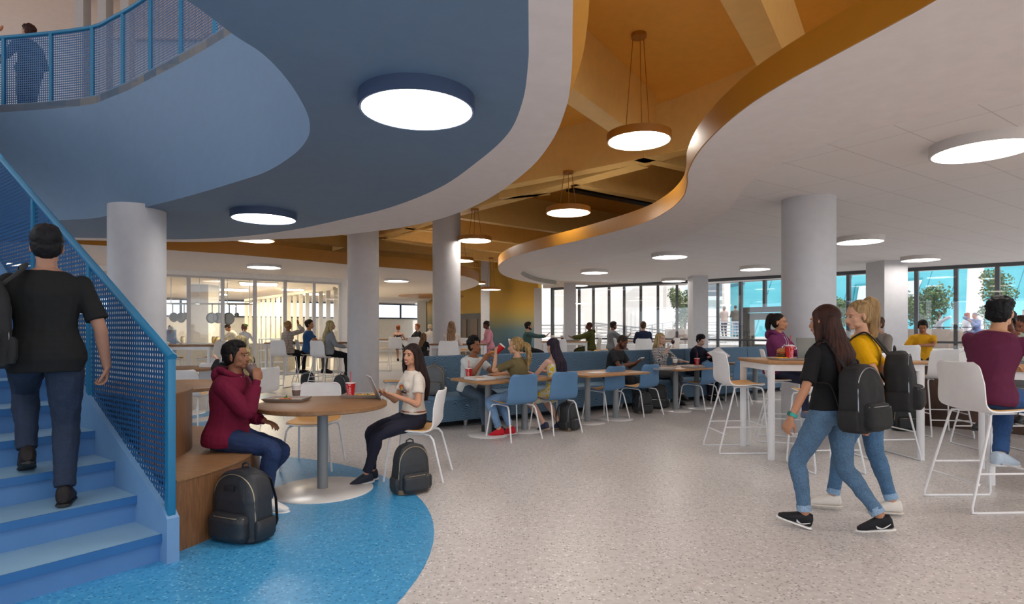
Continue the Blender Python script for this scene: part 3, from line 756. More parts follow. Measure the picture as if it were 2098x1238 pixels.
place('white', *P(386, 875, 0), 96, 'white chair seen from behind just over the wooden bench', GW)
place('white', *P(445, 840, 0), 100, 'white chair with its back behind the hoodie boy, by the farther brown table', GW)
place('white', *P(528, 865, 0), 160, 'white chair right behind the raised cup of the hoodie boy', GW)
place('white', *P(424, 815, 0), 180, 'white chair facing left near the slim bar table before the kitchen', GW)
place('stool', XatY(2018, 4.68), 4.68, 2, 'white bar stool under the maroon tee man', GS)
place('stool', *P(1925, 890, 0), 80, 'empty white bar stool before the dark wood counter', GS)
place('stool', *P(1512, 922, 0), 2, 'empty white bar stool with tan seat left of the burger table', GS)
place('stool', 3.42, 7.4, -20, 'white bar stool under the purple hoodie woman', GS)
place('stool', 3.15, 5.95, 92, 'bar stool hidden behind the walking black tee girl', GS)
place('stool', XatY(1800, 6.5), 6.5, 95, 'bar stool hidden behind the walking yellow tee girl', GS)
place('stool', XatY(2030, 6.9), 6.9, 268, 'bar stool on the far side of the right table behind its white leg', GS)
place('stool', XatY(1840, 9.8), 9.8, 96, 'white stool back behind the counter left of the boy in yellow', GS)
# far left bar table before the glass
def far_stools(lst, g=GS):
    for px, D, f, lab in lst: place('stool', XatY(px, D), D, f, lab, g)
bar_table(XatY(372, 13.0), 13.0, .1, 1.5, .7, 'slim bar table before the kitchen glass at the left')
far_stools([(348, 12.6, 20, 'white bar stool at the left end of the slim kitchen bar table'), (432, 13.0, 176, 'white bar stool with tan seat at the right end of the slim kitchen bar table')])
bar_table(XatY(652, 15.6), 15.6, .15, 2.6, .6, 'long dark bar table along the kitchen glass where three people sit')
far_stools([(582, 14.3, 70, 'white bar stool under the checked jacket woman'), (628, 14.7, 30, 'white bar stool under the blue tee man'), (664, 13.6, 60, 'white bar stool under the blonde in the grey blazer'), (707, 15.0, 180, 'bar stool half hidden behind the nearer middle column')])
bar_table(XatY(822, 21), 21, .3, 3.0, .8, 'far bar table between the two middle columns')
far_stools([(785, 19.6, 20, 'bar stool at the left end of the far bar table between the columns'), (812, 19.6, 90, 'bar stool under the floral dress woman'), (868, 18.5, 150, 'bar stool right of the small dark blonde woman'), (850, 20, 90, 'bar stool under the black jacket man')])
bar_table(XatY(940, 14.0), 13.98, .0, 1.35, .6, 'bar table behind the banquette where the long haired woman sits')
far_stools([(921, 13.35, 90, 'bar stool under the long haired woman behind the banquette'), (948, 17.4, 250, 'bar stool on the far side of the long haired woman table'), (1062, 15.6, 5, 'bar stool under the teal shirt man')])
bar_table(XatY(1155, 17.0), 17.0, .05, 1.3, .7, 'bar table between the teal shirt man and the olive jacket man', top=TOPW)
far_stools([(1142, 15.4, 90, 'empty bar stool back left of the olive jacket man'), (1213, 16.9, 185, 'bar stool under the olive jacket man'), (1236, 18.0, 190, 'faint bar stool between the olive jacket and grey blazer men'), (1270, 17.4, 15, 'bar stool under the grey blazer man'), (1318, 16.4, 80, 'bar stool under the navy blazer man'), (1372, 17.5, 190, 'bar stool right of the navy blazer man by the window')])
bar_table(XatY(1316, 18.3), 18.3, .0, 1.9, .7, 'bar table between the grey blazer and navy blazer men', top=TOPW)
# ================================================================ PEOPLE
def D2R(a): return math.radians(a)
def remesh(mb, vox, smooth_it=3, name='m'):
    me = bpy.data.meshes.new(name); me.from_pydata(mb.v, [], mb.f); me.update()
    o = bpy.data.objects.new(name, me); COL.objects.link(o)
    r = o.modifiers.new('r', 'REMESH'); r.mode = 'VOXEL'; r.voxel_size = vox; r.use_smooth_shade = True
    if smooth_it:
        s = o.modifiers.new('s', 'SMOOTH'); s.factor = .5; s.iterations = smooth_it
    dg = bpy.context.evaluated_depsgraph_get(); out = bpy.data.meshes.new_from_object(o.evaluated_get(dg), depsgraph=dg)
    bpy.data.objects.remove(o); bpy.data.meshes.remove(me); out.name = name
    return out
def displace(me, fn):
    n = len(me.vertices); co = np.empty(n*3); me.vertices.foreach_get('co', co); co = co.reshape(-1, 3)
    no = np.empty(n*3); me.vertices.foreach_get('normal', no); no = no.reshape(-1, 3)
    co = co+no*fn(co, no)[:, None]; me.vertices.foreach_set('co', co.ravel()); me.update()
def wob(p, f, ph=0):
    x, y, z = p[:, 0]*f, p[:, 1]*f, p[:, 2]*f
    return (np.sin(x+1.7*np.sin(.8*y+ph)+ph)+np.sin(1.1*y+1.5*np.sin(.9*z+ph*2)+1.3)+np.sin(.9*z+1.6*np.sin(1.1*x+ph)+2.1))/3
def folds(amp, f=22, ph=0):
    def fn(p, n):
        a = wob(p*np.array([1, 1, .7]), f, ph); b = wob(p*np.array([.8, .8, 1.6]), f*2.1, ph+2)
        return amp*(1-2*np.abs(a))*.7+amp*.45*b
    return fn
def emit(name, mb, vox, m, par, sm=3, disp=None):
    me = remesh(mb, vox, sm, name)
    if disp: displace(me, disp)
    if m: me.materials.append(m)
    me.polygons.foreach_set('use_smooth', [True]*len(me.polygons))
    o = bpy.data.objects.new(name, me); COL.objects.link(o); o.parent = par
    return o
def loft(mb, rings, n=20):
    "rings: (centre, side axis, depth axis, half width, half depth)"
    V = []; F = []
    for c, u, w_, a, b in rings:
        for i in range(n):
            t = 2*math.pi*i/n; ct, st_ = math.cos(t), math.sin(t)
            e = .88; cx = math.copysign(abs(ct)**e, ct); sy = math.copysign(abs(st_)**e, st_)
            V.append(c+u*cx*a+w_*sy*b)
    for k in range(len(rings)-1):
        for i in range(n):
            j = (i+1) % n; F.append((k*n+i, k*n+j, (k+1)*n+j, (k+1)*n+i))
    F.append(tuple(range(n-1, -1, -1))); F.append(tuple((len(rings)-1)*n+i for i in range(n)))
    mb.add(V, F)
def limb(mb, pts, rad, cap=True, ext=True):
    "tapered limb through joints with ball joints"
    P_ = crom(pts, 4); R_ = [q.x for q in crom([Vector((r, 0, 0)) for r in rad], 4)]
    mb.tube(P_, 0, n=14, rf=R_)
    if cap:
        for p, r in ((P_[0], R_[0]), (P_[-1], R_[-1])): mb.ell(p, (r, r, r), n=12, m=7)
def ik(a, t, l1, l2, hint):
    d = t-a; L = d.length; L = min(max(L, abs(l1-l2)+.01), l1+l2-.004); u = d.normalized()
    x = (l1*l1-l2*l2+L*L)/(2*L); h = math.sqrt(max(l1*l1-x*x, 0)); hp = hint-u*hint.dot(u)
    if hp.length < 1e-5: hp = Vector((0, 0, -1))-u*(-u.z)
    hp.normalize(); return a+u*x+hp*h, a+u*L
SKIN = {}
def skin(c):
    return mat('skin_'+c, c, .52, spec=.35, var=.04, vscale=30)
def cloth(c, rough=.85): return mat('cloth_'+c, c, rough, bump=.15, bscale=400, var=.05, vscale=14, spec=.25)
def denim(c):
    k = 'denim_'+c
    if k not in _M:
        n = NT(k, .85); a = n.n('ShaderNodeTexNoise', i_Scale=9.0, i_Detail=5.0); n.l(n.mapping(), a.inputs['Vector'])
        b = n.n('ShaderNodeTexNoise', i_Scale=260.0); n.l(n.mapping((1, 1, .3)), b.inputs['Vector'])
        r, g, bb = [int(c[i:i+2], 16) for i in (0, 2, 4)]; f = lambda s: '%02X%02X%02X' % tuple(min(255, int(q*s)) for q in (r, g, bb))
        base = n.ramp(a.outputs['Fac'], [(.3, f(.9)), (.72, f(1.1))]); n.col(n.mix(.25, base, n.ramp(b.outputs['Fac'], [(.4, f(.6)), (.6, f(1.45))])))
        n.bump(b.outputs['Fac'], .1, .002); _M[k] = n.m
    return _M[k]
def hairm(c, c2=None):
    k = 'hair_'+c
    if k not in _M:
        n = NT(k, .6); a = n.n('ShaderNodeTexNoise', i_Scale=55.0, i_Detail=4.0); n.l(n.mapping((1, 1, .07)), a.inputs['Vector'])
        r, g, bb = [int(c[i:i+2], 16) for i in (0, 2, 4)]; f = lambda s: '%02X%02X%02X' % tuple(min(255, int(q*s+2*s)) for q in (r, g, bb))
        n.col(n.ramp(a.outputs['Fac'], [(.3, f(.72)), (.72, c2 or f(1.35))])); n.bump(a.outputs['Fac'], .5, .004); n.b.inputs['Specular IOR Level'].default_value = .22; _M[k] = n.m
    return _M[k]
EYEW = mat('eye_white', 'C9C2BC', .3); IRIS = mat('iris_dark', '20130D', .15); LIPS = {}
TEETH = mat('teeth', 'F2EEE8', .3)
def hand(mb, w_, d, nrm, curl, s, side, nails=None, spread=1.0, detail=True, thumb_in=.5):
    "wrist w_, direction d, palm normal nrm (palm faces nrm), side=+1 when the thumb lies toward cross(d,nrm)"
    d = d.normalized(); nrm = (nrm-d*nrm.dot(d)).normalized(); t = d.cross(nrm)*side    # toward the thumb
    M = Matrix((t, d, nrm)).transposed()
    mb.ell(w_+d*.03*s, (.026*s, .04*s, .017*s), M, 12, 7)
    loft(mb, [(w_-d*.01*s, t, nrm, .024*s, .017*s), (w_+d*.025*s, t, nrm, .032*s, .016*s), (w_+d*.06*s, t, nrm, .039*s, .014*s), (w_+d*.088*s, t, nrm, .039*s, .0115*s)], 14)
    if not detail:
        mb.ell(w_+d*.1*s+nrm*.02*s*curl, (.034*s, .05*s, .016*s), M, 12, 7); return
    K = w_+d*.086*s
    for i, (off, L) in enumerate(((.03, .072), (.0105, .080), (-.0095, .074), (-.029, .058))):
        p = K+t*off*s-d*(.004 if i == 3 else 0)*s; q = [p-d*.012*s, p]; a = 0; dd = d+t*(.07*(1.5-i)*spread*.5)
        for k, fr in enumerate((.45, .31, .24)):
            a += curl*(.75, 1.05, .7)[k]*(1+.08*i); v = (dd.normalized()*math.cos(a)+nrm*math.sin(a)); p = p+v*L*fr*s; q.append(p)
        r = .0088*s*(.86 if i == 3 else 1)
        mb.tube(q, 0, n=9, rf=[r, r*1.04, r, r*.94, r*.8]); mb.ell(q[-1], (r*.85,)*3, n=8, m=5)
        if nails is not None: nails.append((q[-1]+(q[-1]-q[-2]).normalized()*.001, r))
    b = w_+d*.022*s+t*.022*s; v1 = (t*.75+d*.75+nrm*(.25+thumb_in*.5)).normalized(); v2 = (t*.15+d*.9+nrm*(.15+thumb_in*.7)).normalized()
    q = [b, b+v1*.036*s, b+v1*.036*s+v2*.032*s, b+v1*.036*s+v2*.058*s]
    mb.tube(q, 0, n=10, rf=[.014*s, .0115*s, .0098*s, .008*s]); mb.ell(q[-1], (.008*s,)*3, n=8, m=5)
def person(label, x, y, face, h=1.70, sex='m', vox=.011, z=0, skinc='C08A68', pose=None, top=None, legs=None, hair=None, shoes=None, extra=None, b=1.0, group=None, face_detail=True, smile=False, beard=None, cat='person', hs=1.0):
    p = dict(hip=(0, .93), lean0=0, lean1=2, side=0, twist=0, head=(0, 0, 0), LH=None, RH=None, LE=(-.4, -.7, -.4), RE=(.4, -.7, -.4), LHd=None, RHd=None, LN=None, RN=None, curl=.45,
             LF=(-.09, 0, .085), RF=(.09, 0, .085), LK=(-.15, 1, 0), RK=(.15, 1, 0), LT=None, RT=None)
    p.update(pose or {}); s = h/1.75; root = thing('person', label, cat, (x, y, z), D2R(face-90), group); fem = sex == 'f'
    V3 = lambda q: Vector(q)
    hip = Vector((p.get('hx', 0), p['hip'][0], p['hip'][1])) if p['hip'][1] != .93 else Vector((0, p['hip'][0], .93*s))
    # spine
    def spine(t):
        n = 8; pos = hip.copy(); T = max(t, 0)
        for i in range(n):
            k = (i+.5)/n*T/.54; a = D2R(p['lean0']+(p['lean1']-p['lean0'])*min(k*1.3, 1)); sd = D2R(p['side'])*k
            pos += Vector((math.sin(sd), math.sin(a)*math.cos(sd), math.cos(a)*math.cos(sd)))*T*s/n
        a = D2R(p['lean0']+(p['lean1']-p['lean0'])*min(T/.54*1.3, 1)); tw = D2R(p['twist'])*T/.54
        up = Vector((math.sin(D2R(p['side'])*T/.54), math.sin(a), math.cos(a))).normalized()
        if t < 0: up = Vector((0, math.sin(D2R(p['lean0'])), math.cos(D2R(p['lean0'])))); pos = hip+up*t*s
        u = Vector((math.cos(tw), math.sin(tw), 0)); w_ = up.cross(u).normalized(); u = w_.cross(up).normalized()
        return pos, u, w_, up
    if fem: RG = [(-.09, .13, .09), (-.03, .168, .112), (.04, .168, .115), (.12, .138, .098), (.19, .118, .086), (.28, .132, .098), (.36, .145, .112), (.42, .148, .1), (.455, .138, .085), (.485, .112, .07), (.51, .078, .06), (.53, .055, .052)]
    else: RG = [(-.09, .13, .09), (-.03, .16, .112), (.04, .158, .112), (.12, .145, .103), (.19, .142, .1), (.28, .155, .108), (.36, .17, .118), (.42, .174, .11), (.455, .166, .098), (.485, .138, .082), (.51, .1, .07), (.53, .07, .058)]
    def torso(mb, t0, t1, dm, dm2=None, flare=0):
        rr = []
        ts = [r[0] for r in RG]; N = 16
        for i in range(N+1):
            t = t0+(t1-t0)*i/N; a = float(np.interp(t, ts, [r[1] for r in RG])); c = float(np.interp(t, ts, [r[2] for r in RG])); pos, u, w_, up = spine(t)
            d_ = dm if dm2 is None else dm2+(dm-dm2)*min(1, i/N*2.2)
            fl_ = flare*s*min(max((.15-t)/.12, 0), 1); rr.append((pos, u, w_, a*s*b+d_+fl_, c*s*b+d_+fl_*.7))
        loft(mb, rr, 24)
        if fem and t1 > .4 and t0 < .35:
            pos, u, w_, up = spine(.355)
            for sx_ in (-1, 1): mb.ell(pos+u*sx_*.062*s+w_*.07*s, (.062*s+dm*.6, .052*s+dm*.6, .06*s+dm*.6), Matrix((u, w_, up)).transposed(), 12, 8)
    # arms
    shw = (.152 if fem else .172)*s*b; sp_, su, sw_, sup = spine(.465); arms = []
    lu, lf = .285*s, .255*s
    for sg, T, E in ((-1, p['LH'], p['LE']), (1, p['RH'], p['RE'])):
        S = sp_+su*sg*shw-sup*.022*s
        tgt = V3(T) if T is not None else S+Vector((sg*.06, .03, -.52*s))
        if T is not None and p.get('rel'): tgt = hip+V3(T)
        e, w_ = ik(S, tgt, lu, lf, V3(E)); arms.append((S, e, w_, sg))
    # legs
    lt, ls = .43*s, .42*s; LG = []
    for sg, T, E, toe in ((-1, p['LF'], p['LK'], p['LT']), (1, p['RF'], p['RK'], p['RT'])):
        Hj = hip+Vector((sg*.088*s, 0, 0)); k, a = ik(Hj, V3(T), lt, ls, V3(E)); LG.append((Hj, k, a, sg, toe))
    # head frame
    nb, nu, nw, nup = spine(.53)
    yw, pt, rl = [D2R(q) for q in p['head']]
    HR = Matrix.Rotation(yw, 3, 'Z') @ Matrix.Rotation(pt, 3, 'X') @ Matrix.Rotation(rl, 3, 'Y')
    q = s*hs*(.97 if fem else 1.0)
    HC = nb+nup*.055*s+HR @ Vector((0, .016*s, .086*s)); hp_ = lambda a, bb, c: HC+HR @ Vector((a*q, bb*q, c*q))
    # ---- body, one surface
    mb = MB(); torso(mb, -.09, .53, 0)
    fr = .86 if fem else 1.0
    mb.tube([nb-nup*.04*s, nb+nup*.03*s, hp_(0, -.012, -.06), hp_(0, -.01, .0)], 0, n=16, rf=[.062*s*fr, .053*s*fr, .052*s*fr, .05*s*fr])
    nails = []
    for S, e, w_, sg in arms:
        limb(mb, [S, S+(e-S)*.35, e, e+(w_-e)*.3, w_], [.05*s*fr, .046*s*fr, .037*s*fr, .037*s*fr, .026*s*fr])
        hd = p['LHd'] if sg < 0 else p['RHd']; hn = p['LN'] if sg < 0 else p['RN']
        d = V3(hd) if hd is not None else (w_-e).normalized()+Vector((0, .1, -.1)); nm = V3(hn) if hn is not None else Vector((-sg, 0, 0))
        cu = p.get('Lc' if sg < 0 else 'Rc', p['curl'])
        hand(mb, w_, d, nm, cu, s*(.93 if fem else 1.0), p.get('Lt' if sg < 0 else 'Rt', -sg), detail=vox < .0095)
    for Hj, k, a, sg, toe in LG:
        limb(mb, [Hj, Hj+(k-Hj)*.4, k, k+(a-k)*.28, k+(a-k)*.7, a], [.082*s, .078*s, .055*s, .055*s, .04*s, .036*s])
        T = V3(toe) if toe is not None else Vector((sg*.12, 1, -.06)); T.normalize(); dn = Vector((0, 0, -1)); dn = (dn-T*dn.dot(T)).normalized()
        mb.tube([a-T*.05*s+dn*.03*s, a+T*.03*s+dn*.028*s, a+T*.11*s+dn*.048*s, a+T*.165*s+dn*.055*s], 0, n=12, rf=[.028*s, .03*s, .022*s, .014*s])
        mb.ell(a-T*.03*s+dn*.04*s, (.026*s, .026*s, .03*s))
    # head
    mb.ell(hp_(0, -.014, .032), (.073*q, .092*q, .085*q), HR, 22, 14)
    mb.ell(hp_(0, .022, -.028), (.059*q, .066*q, .074*q), HR, 20, 12)
    mb.ell(hp_(0, .058, -.086), (.026*q, .026*q, .021*q), HR)
    for sx_ in (-1, 1):
        mb.ell(hp_(sx_*.034, .022, -.068), (.024*q, .042*q, .026*q), HR); mb.ell(hp_(sx_*.036, .053, -.026), (.021*q, .019*q, .022*q), HR)
        mb.ell(hp_(sx_*.076, -.008, -.01), (.009*q, .019*q, .031*q), HR @ Matrix.Rotation(sx_*-.35, 3, 'Z')); mb.ell(hp_(sx_*.077, -.004, -.034), (.007*q, .01*q, .01*q), HR)
        mb.ell(hp_(sx_*.032, .073, .026), (.02*q, .012*q, .008*q), HR)
    mb.tube([hp_(0, .078, .012), hp_(0, .092, -.008), hp_(0, .104, -.029)], 0, n=10, rf=[.009*q, .0095*q, .0115*q]); mb.ell(hp_(0, .102, -.032), (.0125*q, .012*q, .0105*q), HR)
    for sx_ in (-1, 1): mb.ell(hp_(sx_*.0125, .093, -.036), (.009*q, .011*q, .0085*q), HR)
    mb.ell(hp_(0, .079, -.06), (.024*q, .014*q, .016*q), HR)
    SK = skin(skinc); body = emit('body', mb, vox, SK, root, 4 if vox < .008 else 2)
    # face
    if face_detail:
        r_, g_, b_ = [int(skinc[i:i+2], 16) for i in (0, 2, 4)]
        lipm = mat('lips_'+skinc, '%02X%02X%02X' % (int(r_*.84), int(g_*.6), int(b_*.62)), .4)
        for sx_ in (-1, 1):
            o = MB().ell(hp_(sx_*.031, .0775, .001), (.0125*q, .0045*q, (.0045 if smile else .0055)*q), HR, 12, 8).build('eye', EYEW, root); MB().ell(hp_(sx_*.031, .0812, .001), (.0058*q, .0022*q, .0052*q), HR, 10, 6).build('iris', IRIS, o)
            MB().tube([hp_(sx_*.013, .0825, .021), hp_(sx_*.03, .0835, .026), hp_(sx_*.046, .0715, .0225)], 0, n=7, rf=[.0026*q, .0032*q, .0016*q]).build('eyebrow', hairm(hair[1]) if hair else IRIS, root)
            MB().tube([hp_(sx_*.016, .0835, .004), hp_(sx_*.031, .0855, .0075), hp_(sx_*.046, .0785, .004)], .0018*q, n=6).build('eyelash', IRIS, root)
        wd = .027 if smile else .021; up_ = .006 if smile else 0
        lm = MB(); lm.tube([hp_(-wd, .081, -.057+up_), hp_(-.01, .0925, -.0545), hp_(0, .0935, -.056), hp_(.01, .0925, -.0545), hp_(wd, .081, -.057+up_)], 0, n=8, rf=[.0015*q, .004*q, .0038*q, .004*q, .0015*q])
        g2 = -.071 if smile else -.0635
        lm.tube([hp_(-wd*.95, .081, -.058+up_), hp_(-.009, .0905, g2), hp_(.009, .0905, g2), hp_(wd*.95, .081, -.058+up_)], 0, n=8, rf=[.0015*q, .0052*q, .0052*q, .0015*q]); lm.build('lips', lipm, root)
        if smile: MB().ell(hp_(0, .0855, -.0615), (.019*q, .007*q, .0075*q), HR, 14, 8).build('teeth', TEETH, root)
    if beard:
        m = MB(); m.ell(hp_(0, .062, -.086), (.034*q, .026*q, .025*q), HR)
        for sx_ in (-1, 1): m.ell(hp_(sx_*.038, .026, -.066), (.026*q, .042*q, .03*q), HR); m.ell(hp_(sx_*.056, .006, -.036), (.014*q, .02*q, .03*q), HR)
        m.tube([hp_(-.026, .08, -.058), hp_(0, .091, -.05), hp_(.026, .08, -.058)], .006*q, n=8)
        emit('beard', m, vox*.8, hairm(beard), root, 1, folds(.001, 90))
    # ---- top
    def sleeves(mb, frac, dm, cuff=None):
        for S, e, w_, sg in arms:
            mb.ell(S, ((.046*s*fr)+dm,)*3)
            if frac <= .5:
                E_ = S+(e-S)*frac*2; limb(mb, [S, S+(E_-S)*.5, E_], [.047*s*fr+dm, .048*s*fr+dm, .05*s*fr+dm*1.3], cap=False)
            else:
                k = (frac-.5)*2; E_ = e+(w_-e)*k
                limb(mb, [S, S+(e-S)*.4, e, e+(E_-e)*.5, E_], [.052*s*fr+dm, .049*s*fr+dm, .041*s*fr+dm, .039*s*fr+dm, .03*s*fr+dm*.8], cap=False); mb.ell(e, (.041*s*fr+dm,)*3)
    if top:
        kind, tm = top[0], top[1]; tm = cloth(tm) if isinstance(tm, str) else tm; mb = MB(); amp = .004 if vox < .008 else .005
        dm = dict(tee=.011, hoodie=.024, blazer=.02, shirt=.014, dress=.008, tank=.008).get(kind, .012)*s
        t0 = top[2] if len(top) > 2 else -.02; fr_ = top[3] if len(top) > 3 else dict(tee=.3, hoodie=.96, blazer=.95, shirt=.93).get(kind, .3)
        if kind == 'dress':
            torso(mb, t0, .40, dm); pos, u, w_, up = spine(.4)
            for sx_ in (-1, 1): mb.tube([pos+u*sx_*.09*s+w_*.085*s, spine(.5)[0]+u*sx_*.1*s+w_*.03*s, pos+u*sx_*.09*s-w_*.09*s], .008*s, n=8)
        else:
            torso(mb, t0, .512 if kind != 'blazer' else .515, dm, dm*(1.5 if kind in ('tee', 'hoodie') else 1.1), .030 if t0 <= 0 else 0); sleeves(mb, fr_, dm*(.9 if kind != 'tee' else 1))
            pos, u, w_, up = spine(.512)
            if kind in ('hoodie', 'blazer', 'shirt'): mb.tube([pos+u*.055*s*math.cos(a)+w_*.052*s*math.sin(a)+up*.012*s for a in [2*math.pi*i/16 for i in range(16)]], .013*s, n=8, closed=True)
        o = emit(dict(tee='shirt', hoodie='hoodie', blazer='jacket', shirt='shirt', dress='dress', tank='shirt').get(kind, 'shirt'), mb, vox, tm, root, 4 if vox < .008 else 2, folds(amp, 24, h*5))
        root['_top'] = o.name
        if kind == 'hoodie':
            m = MB(); pos, u, w_, up = spine(.5)
            hm = []
            for i in range(13):
                a = math.pi*2*i/12; hm.append(pos+u*.095*s*math.cos(a)+w_*(-.03*s+.085*s*math.sin(a))+up*(.03*s+.012*s*math.cos(2*a)-.02*s*math.sin(a)))
            m.tube(hm[:-1], .027*s, n=10, closed=True)
            m.ell(pos-w_*.12*s+up*.0*s, (.10*s, .052*s, .075*s), Matrix((u, w_, up)).transposed())
            emit('hood', m, vox, tm, root, 3, folds(.004, 26))
            pk = MB(); pos, u, w_, up = spine(.11); pk.ell(pos+w_*.115*s, (.11*s, .03*s, .075*s), Matrix((u, w_, up)).transposed(), 16, 10); 
            emit('pocket', pk, vox, tm, root, 2)
            for sx_ in (-1, 1):
                p0 = spine(.5)[0]+w_*.075*s+u*sx_*.03*s+up*.01; MB().tube([p0, p0+w_*.045*s-up*.08*s, p0+w_*.05*s-up*.17*s], .003*s, n=6).build('drawstring', mat('cord_white', 'D8D8E4', .7), root)
            for S, e, w2, sg in arms:
                d = (w2-e).normalized(); c = e+(w2-e)*.93; MB().cyl(c-d*.02, c+d*.03, .034*s, .031*s, 18).build('cuff', tm, root)
        if kind == 'blazer' or kind == 'shirt':
            m = MB()
            for sx_ in (-1, 1):
                a0 = spine(.51); a1 = spine(.40); a2 = spine(.25); dpt = lambda t_: float(np.interp(t_, [r[0] for r in RG], [r[2] for r in RG]))*s*b+dm
                m.tube([a0[0]+a0[1]*sx_*.05*s+a0[2]*.03*s, a0[0]+a0[1]*sx_*.045*s+a0[2]*.062*s-a0[3]*.02*s, a1[0]+a1[1]*sx_*.03*s+a1[2]*(dpt(.4)-.001), a2[0]+a2[1]*sx_*.01*s+a2[2]*dpt(.25)], 0, n=8, rf=[.01*s, .014*s, .013*s, .004*s], flat=.6)
            m.build('collar', tm, root)
    # ---- legs
    if legs:
        kind, lm = legs[0], legs[1]; lm = denim(lm) if isinstance(lm, str) and kind == 'jeans' else (cloth(lm) if isinstance(lm, str) else lm); mb = MB(); fr_ = legs[2] if len(legs) > 2 else .93; dm = (legs[3] if len(legs) > 3 else (.006 if fem else .011))*s
        if kind == 'skirt':
            torso(mb, -.05, .16, dm+.004)
            for Hj, k, a, sg, toe in LG: limb(mb, [Hj, Hj+(k-Hj)*.45, Hj+(k-Hj)*fr_], [.095*s, .09*s, .078*s], cap=False)
            Hm = (LG[0][0]+LG[1][0])/2; Km = (LG[0][1]+LG[1][1])/2; mb.tube([Hm, Hm+(Km-Hm)*fr_], .075*s, n=12)
        else:
            torso(mb, -.09, .07 if not len(legs) > 4 else legs[4], dm)
            for Hj, k, a, sg, toe in LG:
                E_ = k+(a-k)*fr_; limb(mb, [Hj, Hj+(k-Hj)*.4, k, k+(E_-k)*.3, k+(E_-k)*.7, E_], [.088*s+dm, .082*s+dm, .058*s+dm, .057*s+dm, .044*s+dm, .041*s+dm*1.1], cap=False); mb.ell(k, (.058*s+dm,)*3); mb.ell(Hj, (.09*s+dm,)*3)
        emit('skirt' if kind == 'skirt' else 'trousers', mb, vox, lm, root, 4 if vox < .008 else 2, folds(.0045 if vox < .008 else .004, 30, h*3))
        if kind == 'jeans' and vox < .0075 and len(legs) > 5:
            for Hj, k, a, sg, toe in LG:
                E_ = k+(a-k)*fr_; d = (a-k).normalized(); MB().lathe([(.04*s+dm, -.022), (.0445*s+dm, -.022), (.0445*s+dm, .022), (.04*s+dm, .022)], E_, 24, Vector((0, 0, 1)).rotation_difference(-d).to_matrix()).build('turn_up', denim(legs[5]), root)
    # ---- shoes
    if shoes:
        sc_, so_ = shoes[0], shoes[1]
        for Hj, k, a, sg, toe in LG:
            T = V3(toe) if toe is not None else Vector((sg*.12, 1, -.06)); T.normalize(); dn = Vector((0, 0, -1)); dn = (dn-T*dn.dot(T)).normalized(); sd = T.cross(dn)
            M = Matrix((sd, T, dn*-1)).transposed(); mb = MB(); fs = s*(.93 if fem else 1.03)
            loft(mb, [(a+T*(-.068)*fs+dn*.035*s, sd, dn, .022*fs, .03*fs), (a+T*(-.055)*fs+dn*.022*s, sd, dn, .038*fs, .053*fs), (a+T*0*fs+dn*.02*s, sd, dn, .044*fs, .057*fs), (a+T*.045*fs+dn*.03*s, sd, dn, .044*fs, .048*fs), (a+T*.12*fs+dn*.05*s, sd, dn, .046*fs, .032*fs), (a+T*.165*fs+dn*.058*s, sd, dn, .036*fs, .021*fs), (a+T*.185*fs+dn*.062*s, sd, dn, .02*fs, .013*fs)], 18)
            if len(shoes) > 2 and shoes[2] == 'high': mb.tube([a-(a-k)*.0, a+(k-a)*.12], .042*s, n=14)
            o = emit('shoe', mb, max(vox*.8, .005), sc_ if not isinstance(sc_, str) else cloth(sc_, .6), root, 2)
            m2 = MB(); loft(m2, [(a+T*f_*fs+dn*.0785*s, sd, dn, w2*fs, .0095*fs) for f_, w2 in ((-.078, .012), (-.07, .03), (-.05, .04), (0, .041), (.06, .044), (.12, .049), (.165, .042), (.19, .025), (.197, .01))], 16)
            m2.build('sole', mat('sole_'+so_, so_, .6), o)
            if vox < .008:
                for j in range(4): c = a+T*(.03+.022*j)*fs+dn*(.004+.0065*j)*s; MB().tube([c-sd*.022*fs, c-dn*.0045, c+sd*.022*fs], .0022, n=6).build('lace', mat('lace_'+so_, so_, .8), o)
    # ---- hair
    if hair:
        st_, hc = hair[0], hair[1]; hm = hairm(hc, hair[2] if len(hair) > 2 else None); mb = MB(); an = 'hair'; dsp = (lambda pp, nn: .0016*np.sin((pp[:, 0]+pp[:, 1]*.6)*260+5*np.sin(pp[:, 2]*18))); hv = min(vox, .009)
        capz = lambda k=1.0, up_=0: (mb.ell(hp_(0, -.031, .047+up_), (.081*q*k, .097*q*k, .083*q*k), HR, 18, 12), mb.ell(hp_(0, -.038, .004), (.079*q*k, .076*q*k, .085*q*k), HR, 18, 12))
        if st_ == 'buzz': mb.ell(hp_(0, -.018, .038), (.0765*q, .093*q, .082*q), HR, 18, 12); mb.ell(hp_(0, -.036, .008), (.075*q, .073*q, .07*q), HR, 18, 12); dsp = None
        if st_ == 'short':
            capz(1.03); mb.ell(hp_(0, .042, .09), (.058*q, .034*q, .027*q), HR); mb.ell(hp_(0, -.008, .1), (.068*q, .072*q, .04*q), HR); dsp = folds(.004, 70)
            for sx_ in (-1, 1): mb.ell(hp_(sx_*.072, .012, .012), (.009*q, .016*q, .035*q), HR)
        if st_ == 'wavy':
            capz(1.05); rnd = random.Random(5)
            for i in range(46):
                a = rnd.uniform(0, 6.28); e = rnd.uniform(.1, 1.4); r = rnd.uniform(.016, .026); yy = -.02+.088*math.cos(e)*math.sin(a)
                zz = .045+.078*math.sin(e)
                if yy > .05 and zz < .075: continue
                mb.ell(hp_(.08*math.cos(e)*math.cos(a), yy, zz), (r*q,)*3, HR, 8, 6)
            for i in range(14):
                a = rnd.uniform(3.4, 6.0); mb.ell(hp_(.072*math.cos(a), -.03+.07*math.sin(a), rnd.uniform(-.06, .03)), (.02*q,)*3, HR, 8, 6)
